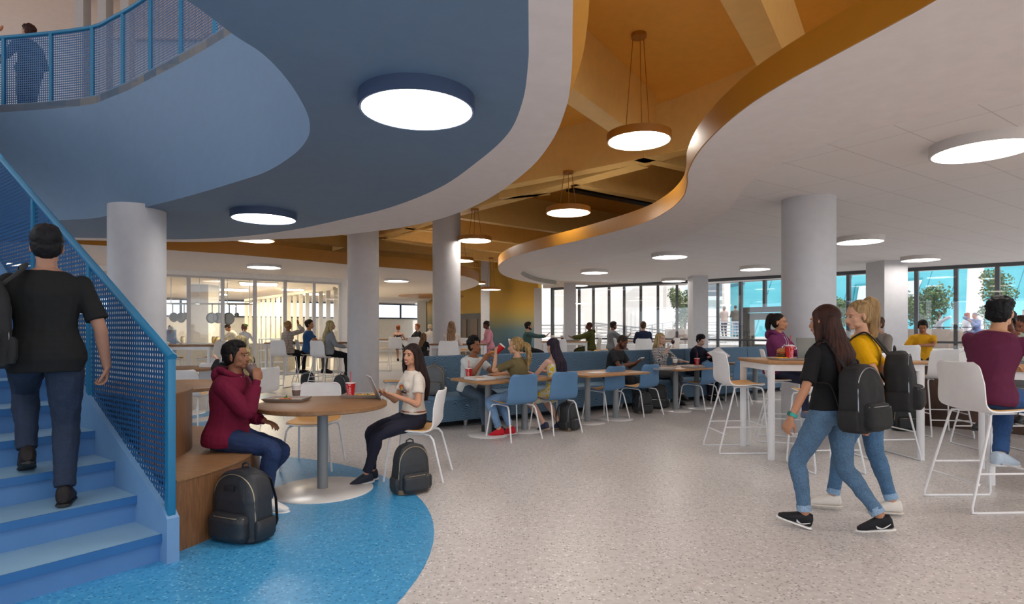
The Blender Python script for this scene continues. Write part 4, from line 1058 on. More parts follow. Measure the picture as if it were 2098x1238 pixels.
            mb.ell(hp_(.02, .06, .085), (.05*q, .035*q, .03*q), HR); dsp = folds(.006, 85)
        if st_ == 'curly':
            capz(1.0); rnd = random.Random(9)
            for i in range(150):
                a = rnd.uniform(0, 6.28); e = rnd.uniform(-.1, 1.5); r = rnd.uniform(.012, .019); rr = rnd.uniform(.95, 1.12); yy = -.015+.1*rr*math.cos(e)*math.sin(a); zz = .05+.1*rr*math.sin(e)
                if yy > .045 and zz < .09: continue
                mb.ell(hp_(.09*rr*math.cos(e)*math.cos(a), yy, zz), (r*q,)*3, HR, 8, 6)
            dsp = folds(.003, 150)
        if st_ in ('long', 'ponytail', 'bun', 'bob', 'longwavy', 'lowpony'):
            capz(1.02 if st_ in ('ponytail', 'bun', 'lowpony') else 1.07)
            if st_ in ('long', 'bob', 'longwavy'):
                for sx_ in (-1, 1): mb.ell(hp_(sx_*.062, .012, .055), (.024*q, .038*q, .045*q), HR)
            Lh = hair[3] if len(hair) > 3 else .42
            if st_ in ('long', 'bob', 'longwavy'):
                bk = -sw_; c0 = hp_(0, -.045, .03); n_ = 7; rr = []; c1 = spine(.5)[0]+bk*.115*s
                for i in range(n_+1):
                    k = i/n_; z_ = k*Lh; zz = c0.z-z_; base = c0.lerp(Vector((c1.x, c1.y, c0.z)), min(z_/.22, 1)**1.5)
                    if z_ > .22: base = base+bk*(.02)*(1)
                    wd = float(np.interp(k, [0, .25, .6, .85, 1], [.084, .1, .112, .09, .045])); dp = float(np.interp(k, [0, .25, .6, 1], [.08, .07, .045, .02]))
                    # follow the lean of the back below the shoulders
                    tt = .5-max(0, z_-.22)/s; 
                    if z_ > .22: q0 = spine(max(tt, .02))[0]; base = Vector((q0.x, q0.y, zz))+bk*.135*s
                    rr.append((Vector((base.x, base.y, zz)), (HR @ Vector((1, 0, 0))).lerp(su, min(k*2, 1)).normalized(), sw_, wd*q, dp*q))
                loft(mb, rr, 28)
                if hair[4] if len(hair) > 4 else True:
                    for sx_ in (-1, 1): mb.tube([hp_(sx_*.07, .02, .05), hp_(sx_*.082, .012, -.03), hp_(sx_*.086, .0, -.1), hp_(sx_*.088, -.01, -.1)-Vector((0, 0, min(Lh*.4, .14)))], 0, n=12, rf=[.02*q, .022*q, .028*q, .014*q])
                def dsp(pp, nn, wv_=(st_ == 'longwavy')):
                    cx, cy = HC.x, HC.y; an_ = np.arctan2(pp[:, 1]-cy, pp[:, 0]-cx); o_ = .0022*np.sin(an_*46+6*np.sin(pp[:, 2]*7))+.0018*np.sin(an_*23+pp[:, 2]*11)
                    if wv_: o_ = o_+.008*np.sin(an_*9+pp[:, 2]*48+2*np.sin(an_*5))
                    return o_*1.1*np.clip((HC.z+.05-pp[:, 2])/.14, .12, 1)
            if st_ in ('ponytail', 'lowpony'):
                t0_ = hp_(0, -.075, .085) if st_ == 'ponytail' else hp_(0, -.11, -.01); bk = HR @ Vector((0, -1, 0)); vs = hair[4] if len(hair) > 4 else (0, 0)
                pts = [t0_-bk*.01, t0_+bk*.045+Vector((0, 0, .012)), t0_+bk*.075+Vector((0, 0, -.06)), t0_+bk*.08+Vector((vs[0]*.5, vs[1]*.5, -Lh*.55)), t0_+bk*.055+Vector((vs[0], vs[1], -Lh))]
                cp = crom(pts, 6); N_ = len(cp); rf = [float(np.interp(i/(N_-1), [0, .15, .35, .7, 1], [.018, .03, .042, .038, .01]))*q for i in range(N_)]
                if st_ == 'ponytail' and Lh > .4: rf = [r*1.25 for r in rf]
                mb.tube(cp, 0, n=18, rf=rf); MB().lathe([(.021*q, -.006), (.023*q, 0), (.021*q, .006)], t0_+bk*.022+Vector((0, 0, .01)), 14, Vector((0, 0, 1)).rotation_difference(bk).to_matrix()).build('hair_band', mat('hair_band', '3A2A24', .6), root)
                if st_ == 'lowpony': dsp = lambda pp, nn: .007*np.sin(pp[:, 2]*60+9*pp[:, 0]*10)+.002*np.sin(pp[:, 0]*220)
            if st_ == 'bun': mb.ell(hp_(0, -.105, .055), (.042*q, .04*q, .042*q), HR)
        emit('hair', mb, hv if hv > .007 else .0062, hm, root, 1, dsp)
    info = dict(root=root, hp=hp_, HR=HR, spine=spine, arms=arms, LG=LG, s=s, top=root.get('_top'), wrist=[a[2] for a in arms], HC=HC)
    if '_top' in root: del root['_top']
    return info
def world(info, v):
    r = info['root']; return Matrix.Rotation(r.rotation_euler.z, 3, 'Z') @ Vector(v)+r.location
def local_pt(x, y, face, v):
    "world point to the local frame of somebody standing at x,y facing face"
    return Matrix.Rotation(-D2R(face-90), 3, 'Z') @ (Vector(v)-Vector((x, y, 0)))
def decal(info, name, mb, m, origin, ux, uy, dr, par=None, tgt=None, off=.0025):
    "lay flat shapes (x,y) on the garment surface by projecting along dr"
    o = bpy.data.objects[tgt or info['top']]; bv = BVHTree.FromPolygons([v.co for v in o.data.vertices], [p_.vertices for p_ in o.data.polygons])
    bm = bmesh.new(); vs = [bm.verts.new(v) for v in mb.v]
    for f in mb.f:
        try: bm.faces.new([vs[i] for i in f])
        except Exception: pass
    bmesh.ops.triangulate(bm, faces=bm.faces)
    for _ in range(2): 
        es = [e for e in bm.edges if e.calc_length() > .012]
        if es: bmesh.ops.subdivide_edges(bm, edges=es, cuts=1); bmesh.ops.triangulate(bm, faces=bm.faces)
    V = []; bad = set()
    for v in bm.verts:
        p_ = origin+ux*v.co.x+uy*v.co.y-dr*.2; h_ = bv.ray_cast(p_, dr, .5); V.append(((h_[0] if h_[0] else Vector((0, 0, 0)))-dr*(off+v.co.z))); bad = bad | {len(V)-1} if not h_[0] else bad
    bm.verts.index_update(); F = [[v.index for v in f.verts] for f in bm.faces]; F = [f for f in F if not bad & set(f)]; used = sorted({i for f in F for i in f}); mp2 = {i: j for j, i in enumerate(used)}; V = [V[i] for i in used]; F = [[mp2[i] for i in f] for f in F]; bm.free()
    return MB().add(V, F).build(name, m, par or info['root'])
def text_mb(s_, size=1.0, arc=None):
    cu = bpy.data.curves.new('txt', 'FONT'); cu.body = s_; cu.size = size; cu.align_x = 'CENTER'; cu.resolution_u = 2; o = bpy.data.objects.new('txt', cu); COL.objects.link(o)
    dg = bpy.context.evaluated_depsgraph_get(); me = bpy.data.meshes.new_from_object(o.evaluated_get(dg)); V = [tuple(v.co) for v in me.vertices]; F = [tuple(p_.vertices) for p_ in me.polygons]
    bpy.data.objects.remove(o); bpy.data.curves.remove(cu); bpy.data.meshes.remove(me)
    if arc: V = [(math.sin(x/arc)*(arc+y), math.cos(x/arc)*(arc+y)-arc, z) for x, y, z in V]
    return MB().add(V, F)
# ---- ready poses
def sit(seat, foot=.0, fy=.38, dy=0, spread=.1, lean=(-4, 6), **k):
    d = dict(hip=(dy, seat+.095), lean0=lean[0], lean1=lean[1], LF=(-spread, fy+dy, foot+.085), RF=(spread, fy+dy, foot+.085), LK=(-.15, 1, .8), RK=(.15, 1, .8)); d.update(k); return d
SHOE_W = mat('shoe_white', 'E9E7E4', .5); SHOE_K = mat('shoe_black', '1E1E22', .6)
def frame_of(d, up):
    d = Vector(d).normalized(); up = Vector(up); x = d.cross(up).normalized(); y = x.cross(d).normalized()*1
    return Matrix((x, d, x.cross(d))).transposed()
def zmat(axis, ref=(0, 0, 1)):
    "rotation whose Z axis follows axis"
    z = Vector(axis).normalized(); r = Vector(ref); x = (r-z*r.dot(z)); x = x.normalized() if x.length > 1e-4 else z.orthogonal().normalized(); return Matrix((x, z.cross(x), z)).transposed()
def wdir(info, v): return Matrix.Rotation(info['root'].rotation_euler.z, 3, 'Z') @ Vector(v)
def cup_paper(label, x, y, z, rz=0, M=None, lidc='E9E5E0', sl='6E5A54', body='DCD5CF', k=1.0, g='coffee cups'):
    t = thing('coffee_cup', label, 'cup', (x, y, z), rz, g)
    if M is not None: t.rotation_euler = M.to_euler()
    MB().lathe([(.028*k, 0), (.041*k, .115*k)], n=32).build('body', mat('cup_'+body, body, .5), t)
    MB().lathe([(.032*k, .02*k), (.0382*k, .072*k)], n=32).build('sleeve', mat('sleeve_'+sl, sl, .7), t)
    MB().lathe([(.043*k, .113*k), (.044*k, .119*k), (.0405*k, .122*k), (.0385*k, .136*k), (.034*k, .137*k)], n=32).build('lid', mat('lid_'+lidc, lidc, .35), t)
    return t
CUPR = mat('cup_red', 'C4131C', .4); STRAW = mat('straw_red', 'E02028', .4); RIMW = mat('cup_rim', 'E8DADA', .4); SCR = mat('script_white', 'F3E6E6', .5)
def red_cup(label, x, y, z, rz=0, M=None, k=1.0, straw=True, script=True, open_up=True):
    t = thing('red_cup', label, 'cup', (x, y, z), rz, 'red paper cups')
    if M is not None: t.rotation_euler = M.to_euler()
    MB().lathe([(.030*k, 0), (.046*k, .13*k)], n=36).build('body', CUPR, t)
    MB().lathe([(.0468*k, .127*k), (.0478*k, .131*k), (.0468*k, .135*k), (.02*k, .136*k)], n=36).build('lid', RIMW, t)
    if straw: MB().cyl((0, 0, .13*k), (.004*k, -.006*k, .235*k), .0035*k, n=8).build('straw', STRAW, t)
    if script:
        tm = text_mb('Spndo dj', .034*k)        # handwriting running up the side
        V = []; 
        for x_, y_, z_ in tm.v:
            hh = .068*k+x_; r = (.030+.016*(hh/(.13*k)))*k+.0006; a = -math.pi/2+.2-(y_/r)*1.0-math.tan(.25)*x_/r*.3; V.append((r*math.cos(a), r*math.sin(a), hh))
        mb = MB().add(V, tm.f); mb.build('script', SCR, t)
        MB().tube([((.030+.016*h_/.13)*k*math.cos(-2.25+.2*math.sin(h_*30)), (.030+.016*h_/.13)*k*math.sin(-2.25+.2*math.sin(h_*30)), h_*k) for h_ in [.004+.0125*i for i in range(10)]], .0014, n=5).build('wave_line', SCR, t)
    return t
def in_hand(info, w_, d, n, dd=.07, nn=.035):
    return world(info, Vector(w_)+Vector(d).normalized()*dd+Vector(n).normalized()*nn)
def phone(label, pos, M, g='phones in hands'):
    t = thing('phone', label, 'phone', pos, 0, g); t.rotation_euler = M.to_euler()
    MB().box((0, 0, 0), (.07, .145, .008), bev=.003).build('case', mat('phone_case', 'CFD2D6', .3), t); MB().box((0, 0, .0045), (.064, .136, .001)).build('screen', mat('phone_screen', '191B22', .12), t)
# ---------------------------------------------------------------- round table pair
W1_ = (.045, .235, .99)
hoodie_boy = person('young man in a maroon hoodie sitting on the wooden bench, sipping from a brown cup', XatY(470, 4.62), 4.62, 0, h=1.66, vox=.0056, skinc='8F5F45', b=1.04,
    pose=sit(.45, lean=(3, 9), head=(-4, 2, 0), hip=(-.02, .555),
             RH=W1_, RE=(.35, -.2, -1), RHd=(-.3, -.1, .95), RN=(-.55, -.55, -.1), Rc=.62,
             LH=(-.10, .22, .665), LE=(-.5, -.9, -.2), LHd=(.15, .95, -.25), LN=(0, -.1, -1), Lc=.4,
             RF=(.13, .34, .085), LF=(-.12, .14, .085), LK=(-.1, 1, .6), RK=(.1, 1, .7), LT=(-.1, 1, -.05), RT=(.05, 1, -.05)),
    top=('hoodie', '6B1230', -.06, .93), legs=('jeans', '1C3056', .95, .012), shoes=(SHOE_W, 'E4E2DE'), hair=('short', '120E0C'))
cp = in_hand(hoodie_boy, hoodie_boy['wrist'][1], (-.3, -.1, .95), (-.55, -.55, -.1), .075, .045)
ax = wdir(hoodie_boy, (-.0, -.55, .85)).normalized()
cup_paper('brown paper coffee cup held to the mouth of the hoodie boy', *(cp-ax*.06), M=zmat(ax), lidc='6A5550', sl='5A4641', body='6F5A52')
c0 = hoodie_boy['spine'](.36); R3 = Vector((1, 0, 0)); m = MB()   # chest print
for k, (cc, w_, yy) in enumerate((('A8542A', .11, .05), ('D8A22A', .09, .0), ('C9C9DA', .07, .026))):
    pass
for cc, w_, yy, hh in (('B4612A', .12, .045, .03), ('C8C8DC', .10, .015, .02), ('E0A020', .08, -.02, .03)):
    m = MB().add([(-w_/2, yy-hh/2, 0), (w_/2, yy-hh/2, 0), (w_/2, yy+hh/2, 0), (-w_/2, yy+hh/2, 0)], [(0, 1, 2, 3)])
    decal(hoodie_boy, 'chest_print', m, mat('print_'+cc, cc, .7), c0[0]+c0[2]*.2, R3, Vector((0, 0, 1)), Vector((0, -1, 0)))
GX, GY = -.96, 5.55
tab_girl = person('smiling girl in a cream rainbow print tee holding a tablet at the round table', GX, GY, 212, h=1.56, sex='f', vox=.0056, skinc='C08A6C', smile=True,
    pose=sit(.46, lean=(0, 3), head=(30, 0, -2), hip=(-.03, .555),
             LH=(-.15, .22, .80), LE=(-.5, -.3, -1), LHd=(.45, .72, .2), LN=(.5, -.1, .9), Lc=.45, RH=(.06, .26, .81), RE=(.5, -.3, -1), RHd=(-.2, .9, .35), RN=(-.3, .3, .9), Rc=.35,
             LF=(-.03, .44, .085), RF=(.05, .36, .085), LK=(-.1, 1, .7), RK=(.15, 1, .7), LT=(.2, 1, -.15), RT=(-.1, 1, .0)),
    top=('tee', 'D9CDBF', .06, .3), legs=('jeans', '1B1C2E', .93, .006, .15), shoes=('2A2D3A', 'D8D8DC'), hair=('long', '231512', '3C241E', .46))
tp = world(tab_girl, (-.02, .36, .86)); ax = wdir(tab_girl, (.1, .9, -.42)).normalized(); upv = wdir(tab_girl, (0, .42, .9)).normalized()
t = thing('tablet', 'silver grey tablet computer held in both hands by the girl in the cream tee', 'tablet', tp); zx = ax*-1; xx = upv.cross(zx).normalized(); t.rotation_euler = Matrix((xx, zx.cross(xx), zx)).transposed().to_euler()
MB().box((0, 0, 0), (.19, .26, .008), bev=.003).build('case', mat('tablet_case', 'A5A4A6', .35, .4), t); MB().box((0, 0, .0045), (.175, .24, .001)).build('screen', mat('tablet_screen', '2A2C30', .15), t); MB().lathe([(.006, 0), (.006, .002)], (-.075, .11, -.006), 14).build('lens', IRIS, t)
MB().tube([tab_girl['spine'](.085)[0]+tab_girl['spine'](.085)[1]*.158*.89*math.cos(a)+tab_girl['spine'](.085)[2]*.112*.89*math.sin(a) for a in [2*math.pi*i/28 for i in range(28)]], .0165, n=8, closed=True, flat=.5).build('belt', mat('belt_brown', '8A3A20', .5), tab_girl['root'])
# rainbow badge on the tee
o_ = tab_girl['spine'](.30); og = o_[0]+o_[2]*.3
def ring_sector(r0, r1, a0, a1, n=24):
    v = []; f = []
    for i in range(n+1):
        a = a0+(a1-a0)*i/n; v += [(r0*math.cos(a), r0*math.sin(a), 0), (r1*math.cos(a), r1*math.sin(a), 0)]
    for i in range(n): f.append((2*i, 2*i+1, 2*i+3, 2*i+2))
    return MB().add(v, f)
UX, UY, DR = Vector((1, 0, 0)), Vector((0, 0, 1)), Vector((0, -1, 0)); UXm = Vector((-1, 0, 0))
for r0, r1, cc in ((.058, .072, 'C2582C'), (.046, .058, 'E08A3A'), (.034, .046, 'EFC045'), (.022, .034, '5FC0D8'), (.0, .022, '2A9AC8')):
    decal(tab_girl, 'rainbow_band', ring_sector(r0, r1, 0, math.pi), mat('print_'+cc, cc, .7), og, UXm, UY, DR)
for cx_, w_, hh in ((-.04, .05, .032), (.0, .07, .05), (.042, .05, .03)):
    decal(tab_girl, 'mountain', MB().add([(cx_-w_/2, -.012, .0006), (cx_+w_/2, -.012, .0006), (cx_, hh-.012, .0006)], [(0, 1, 2)]), mat('print_mountain', '3A332E', .7), og, UXm, UY, DR, off=.0032)
    decal(tab_girl, 'snow_cap', MB().add([(cx_-w_*.2, hh*.55-.012, 0), (cx_+w_*.2, hh*.55-.012, 0), (cx_, hh-.012, 0)], [(0, 1, 2)]), mat('print_snow', 'E9E3DA', .7), og, UXm, UY, DR, off=.0042)
decal(tab_girl, 'print_text', text_mb('OUR JOURNEY COLLECTION', .0185, .079), mat('print_teal', '2A8FB0', .7), og+Vector((0, 0, .079)), UXm, UY, DR)
decal(tab_girl, 'print_text', text_mb('CUSTOM UNION', .021), mat('print_C2582C', 'C2582C', .7), og-Vector((0, 0, .034)), UXm, UY, DR)
# ---------------------------------------------------------------- banquette guests
PX, PY = -.60, 8.28
pizza_boy = person('curly haired young man in a white tee biting pizza on the blue banquette', PX, PY, -42, h=1.62, vox=.008, skinc='8E5C40',
    pose=sit(.455, lean=(6, 16), head=(6, 6, 0), fy=.42, hip=(-.02, .555), RH=(.09, .36, .98), RE=(.5, -.2, -1), RHd=(-.5, .35, .75), RN=(-.7, -.6, 0), Rc=.6, LH=(-.12, .37, .96), LE=(-.5, -.2, -1), LHd=(.5, .35, .75), LN=(.7, -.6, 0), Lc=.6),
    top=('tee', 'C9CCCB', -.02, .32), legs=('jeans', '3C4C5C', .94, .012), shoes=(SHOE_K, '3A3A3C'), hair=('curly', '100E0E'))
c_ = world(pizza_boy, (0, .40, 1.06)); t = thing('pizza_slice', 'pizza slice held at the mouth of the curly haired young man', 'pizza', c_, D2R(-42-90)); t.rotation_euler = (D2R(20), 0, D2R(-42-90))
PZ = NT('pizza_top', .6); vz = PZ.n('ShaderNodeTexVoronoi', i_Scale=55.0); PZ.l(PZ.mapping(), vz.inputs['Vector']); PZ.col(PZ.ramp(vz.outputs['Distance'], [(.2, 'B8301A'), (.45, 'E8A23C'), (.7, 'F0C868')])); PZ = PZ.m
CRU = mat('crust', 'D09A50', .7)
MB().prism([(-.06, .09), (.06, .09), (.012, -.08), (-.012, -.08)], 0, .008).build('topping', PZ, t); MB().tube([(-.066, .09, .004), (0, .1, .004), (.066, .09, .004)], .012, n=10).build('crust', CRU, t)
OX, OY = .05, 7.60
olive_girl = person('blonde woman in an olive tee drinking from a red cup at the banquette table', OX, OY, 148, h=1.64, sex='f', vox=.0075, skinc='C99A7C',
    pose=sit(.46, lean=(2, 6), head=(22, -6, 0), hip=(-.06, .555), fy=.22, LH=(-.08, .26, 1.07), LE=(-.5, .2, -1), LHd=(.2, .1, .95), LN=(.8, -.4, 0), Lc=.6, RH=(.14, .42, .79), RE=(.6, -.3, -.8), RHd=(-.2, .9, 0), RN=(0, 0, -1),
             LF=(-.08, .2, .085), RF=(.1, .14, .085), LT=(-.3, 1, -.1), RT=(-.1, 1, -.15)),
    top=('tee', '6E6140', -.03, .36), legs=('jeans', '6E8CAE', .9, .008), shoes=('C81E2E', 'E8E4E4'), hair=('lowpony', '8E7248', 'C8A878', .34))
cp = in_hand(olive_girl, olive_girl['wrist'][0], (.2, .1, .95), (.8, -.4, 0), .07, .05); ax = wdir(olive_girl, (.25, -.6, .75)).normalized()
red_cup('red paper cup raised to the mouth of the blonde woman in the olive tee', *(cp-ax*.065), M=zmat(ax), straw=False, script=False)
FLO = NT('dress_floral', .85); vv = FLO.n('ShaderNodeTexVoronoi', i_Scale=22.0); FLO.l(FLO.mapping(), vv.inputs['Vector']); FLO.col(FLO.ramp(vv.outputs['Distance'], [(.30, 'E8C818'), (.42, 'EDE6D2'), (.62, 'D8D2B8')], 'CONSTANT')); FLO = FLO.m
dress_girl = person('woman with very long dark purple hair in a yellow floral dress, seen from behind', .57, 8.08, 132, h=1.6, sex='f', vox=.0078, skinc='D8AC98', face_detail=False,
    pose=sit(.46, lean=(2, 8), head=(6, -8, 0), hip=(-.06, .555), fy=.24, LH=(-.16, .35, .80), LE=(-.6, -.4, -.8), LHd=(.3, .9, 0), LN=(0, 0, -1), RH=(.16, .35, .80), RE=(.6, -.4, -.8), RHd=(-.3, .9, 0), RN=(0, 0, -1), LF=(-.13, .04, .1), RF=(.12, -.0, .1), LT=(0, 1, -.3), RT=(0, 1, -.3)),
    top=('dress', FLO, -.05), legs=('skirt', FLO, .75, .016), shoes=('3A3F58', 'C8A88C'), hair=('long', '1C1520', '382C3E', .56, False))
gt_man = person('man with shaved head in a dark grey tee looking at a phone on the banquette', 1.80, 10.33, -38, h=1.74, vox=.0095, skinc='6E4632', beard='2A1C16',
    pose=sit(.455, lean=(4, 20), head=(4, -34, 0), hip=(-.04, .555), RH=(.06, .42, .82), RE=(.6, -.3, -.8), RHd=(-.3, .8, .4), RN=(-.5, -.3, .8), LH=(-.08, .38, .80), LE=(-.6, -.3, -.8), LHd=(.5, .7, .3), LN=(.5, -.3, .8), LF=(-.1, .44, .085), RF=(.12, .50, .30), RK=(.5, 1, .9)),
    top=('tee', '2B2C2F', -.03, .32), legs=('trousers', '33343A', .93), shoes=(SHOE_K, '444444'), hair=('buzz', '2A211C'))
phone('light phone in the hands of the man in the dark grey tee', world(gt_man, (-.0, .52, .90)), zmat(wdir(gt_man, (0, -.6, .8))))
PLD = NT('plaid_shirt', .85); sp3 = PLD.n('ShaderNodeSeparateXYZ'); PLD.l(PLD.mapping((34, 34, 34)), sp3.inputs[0]); f1 = PLD.math('GREATER_THAN', PLD.math('FRACT', PLD.math('ADD', sp3.outputs[0], sp3.outputs[1])), .62); f2 = PLD.math('GREATER_THAN', PLD.math('FRACT', sp3.outputs[2]), .62)
PLD.col(PLD.ramp(PLD.math('MULTIPLY', PLD.math('ADD', f1, f2), .5), [(0, 'E4E0DC'), (.4, '77757A'), (.9, '1C1C20')], 'CONSTANT')); PLD = PLD.m
plaid = person('smiling blonde woman in a black and white plaid shirt holding a glass on the banquette', 2.85, 11.2, -62, h=1.70, sex='f', vox=.0095, skinc='E0B49C', smile=True,
    pose=sit(.455, lean=(-3, 2), head=(4, 2, 0), hip=(-.02, .56), RH=(.1, .26, 1.0), RE=(.6, -.2, -1), RHd=(-.5, .2, .8), RN=(-.5, .3, 0), Rc=.8, LH=(-.2, .40, .80), LE=(-.6, -.3, -.8), LHd=(0, .9, 0), LN=(0, 0, -1), LF=(-.05, .42, .085), RF=(.0, .56, .20), RK=(.3, 1, 1)),
    top=('shirt', PLD, -.05, .85), legs=('jeans', '5A5D60', .93, .006), shoes=(SHOE_K, '222222'), hair=('long', 'B0986E', 'DCC8A0', .30))
t = thing('wine_glass', 'small stemmed glass of dark wine in the hand of the plaid shirt woman', 'glass', world(plaid, (.02, .34, 1.06)), 0)
MB().lathe([(.03, 0), (.03, .003), (.004, .008), (.004, .06), (.03, .085), (.034, .11), (.028, .14)], n=20).build('bowl', mat('wine_dark', '3A1A20', .1), t)
coat = person('dark haired woman in a navy coat reading a menu on the banquette', 3.72, 11.85, -50, h=1.68, sex='f', vox=.0095, skinc='E2B6A0', 
    pose=sit(.455, lean=(4, 14), head=(-6, -24, 8), hip=(-.02, .56), RH=(.1, .36, .86), RE=(.6, -.3, -.8), RHd=(-.2, .9, .1), RN=(-.3, 0, .9), LH=(-.02, .42, .90), LE=(-.6, -.3, -.8), LHd=(.3, .9, .2), LN=(.3, 0, .9)),
    top=('blazer', '1B1B2E', -.08, .93), legs=('trousers', '23202A', .93), shoes=(SHOE_K, '222222'), hair=('short', '17131A'))
t = thing('menu', 'open white menu held by the woman in the navy coat', 'menu', world(coat, (.04, .52, .90)), D2R(-50-90)); t.rotation_euler = (D2R(-38), D2R(14), D2R(-50-90))
PAP = mat('paper_white', 'EDE9E7', .7)
MB().box((-.105, 0, .008), (.21, .29, .003), M=Matrix.Rotation(.12, 3, 'Y')).build('page', PAP, t, False); MB().box((.105, 0, .008), (.21, .29, .003), M=Matrix.Rotation(-.12, 3, 'Y')).build('page', PAP, t, False)
MB().box((0, 0, -.003), (.43, .3, .003)).build('cover', mat('menu_red', 'B03034', .6), t, False)
# ---------------------------------------------------------------- bar table woman and walkers
purple = person('smiling girl in a purple hoodie with a ponytail sitting at the white bar table', 3.42, 7.42, -48, h=1.62, sex='f', vox=.0072, skinc='B98260', smile=True,
    pose=sit(.77, foot=.3, lean=(-2, 4), head=(4, 0, 0), hip=(-.06, .865), fy=.30, LH=(-.12, .34, .93), LE=(-.6, -.4, -.8), LHd=(.6, .7, 0), LN=(0, 0, -1), RH=(.14, .3, .93), RE=(.6, -.4, -.8), RHd=(-.6, .7, 0), RN=(0, 0, -1), RF=(.12, .34, .39), LF=(-.02, .36, .39)),
    top=('hoodie', '6C2B55', -.03, .93), legs=('trousers', '30344A', .93), shoes=('6E7A94', 'E2E2E6'), hair=('ponytail', '17110F', None, .26))
o_ = purple['spine'](.33); decal(purple, 'print_text', text_mb('SCHOOL', .092, .5), mat('print_white', 'E8E4E8', .7), o_[0]+o_[2]*.3, UXm, UY, DR)
o_ = purple['spine'](.24); decal(purple, 'print_crest', MB().add([(-.05, .05, 0), (.05, .05, 0), (.05, -.02, 0), (0, -.06, 0), (-.05, -.02, 0)], [(4, 3, 2, 1, 0)]), mat('print_white', 'E8E4E8', .7), o_[0]+o_[2]*.3, UXm, UY, DR)
WX, WY = 2.20, 4.03
walker = person('girl with long auburn hair walking left in a black tee and rolled jeans', WX, WY, 120, h=1.62, sex='f', vox=.0056, skinc='A9775B', face_detail=True,
    pose=dict(hip=(0, .835), hx=0, lean0=3, lean1=5, head=(6, -4, 0), LH=(-.38, .05, .80), LE=(-.5, -.8, -.4), LHd=(-.15, .35, -.9), LN=(.9, 0, .2), Lc=.7, RH=(.22, -.12, .76), RE=(.5, -.8, -.2), RHd=(0, .1, -1), RN=(-1, 0, 0), Rc=.8,
              LF=(-.09, .14, .095), RF=(.19, -.23, .13), LT=(-.75, 1, .36), RT=(-.6, 1, -.24), LK=(-.15, 1, .1), RK=(.0, 1, .1)),
    top=('tee', '161619', .02, .44), legs=('jeans', '496580', .86, .007, .12, '8098B2'), shoes=('1C1C20', 'E4E2E0'), hair=('long', '2E1812', '5E3024', .44))
YX, YY = 2.70, 4.46
ywalk = person('blonde girl with a high ponytail walking left in a yellow tee and blue jeans', YX, YY, 140, h=1.65, sex='f', vox=.0056, skinc='C49478',
    pose=dict(hip=(0, .875), hx=0, lean0=3, lean1=4, head=(42, -10, 0), LH=(-.22, .02, .86), LE=(-.5, -.8, -.2), LHd=(.1, .2, -1), LN=(1, 0, 0), RH=(.24, .0, .84), RE=(.5, -.8, -.2), RHd=(0, .1, -1), RN=(-1, 0, 0),
              LF=(-.08, .22, .095), RF=(.07, -.16, .09), LT=(-.4, 1, .0), RT=(-.3, 1, -.05), LK=(-.1, 1, .1), RK=(.05, 1, .1)),
    top=('tee', 'DDA400', .0, .36), legs=('jeans', '426383', .88, .007, .12, '7896B4'), shoes=('DCD6CE', 'CFC8BF'), hair=('ponytail', '846A48', 'BFA27A', .50, (0.02, 0.05)))
t = walker['wrist'][0]; e_ = walker['arms'][0][1]; d_ = (t-e_).normalized(); w_ = thing('wristband', 'teal wrist watch on the left wrist of the girl in the black tee', 'watch', world(walker, t-d_*.025)); w_.rotation_euler = zmat(wdir(walker, d_)).to_euler()
MB().lathe([(.027, -.011), (.030, -.011), (.030, .011), (.027, .011)], n=24).build('strap', mat('teal_band', '1F8F86', .5), w_); MB().box((.03, 0, 0), (.008, .026, .03), bev=.003).build('dial', mat('watch_dial', '1A5A50', .2), w_)
# tick marks on the walking girl's sneakers
for Hj, k, a, sg, toe in walker['LG']:
    T = Vector(toe).normalized(); dn = Vector((0, 0, -1)); dn = (dn-T*dn.dot(T)).normalized(); sd = T.cross(dn); sd = sd if sd.x < 0 else -sd
    pts = [(-.045, .035, .0), (-.01, .055, 0), (.06, .018, 0), (-.005, .068, 0), (-.04, .055, 0)]
    sh_ = [c for c in walker['root'].children if c.name.startswith('shoe')]
    o_ = a+dn*.0+sd*.2
    try: decal(walker, 'tick_mark', MB().add([(x_, y_, 0) for x_, y_, _ in pts], [(0, 1, 2, 3, 4)]), mat('tick_white', 'E6E6E6', .5), o_, T*-1, dn, -sd, tgt=min(sh_, key=lambda c: (Vector(c.data.vertices[0].co)-a).length).name, off=.003)
    except Exception as ex: print('tick', ex)
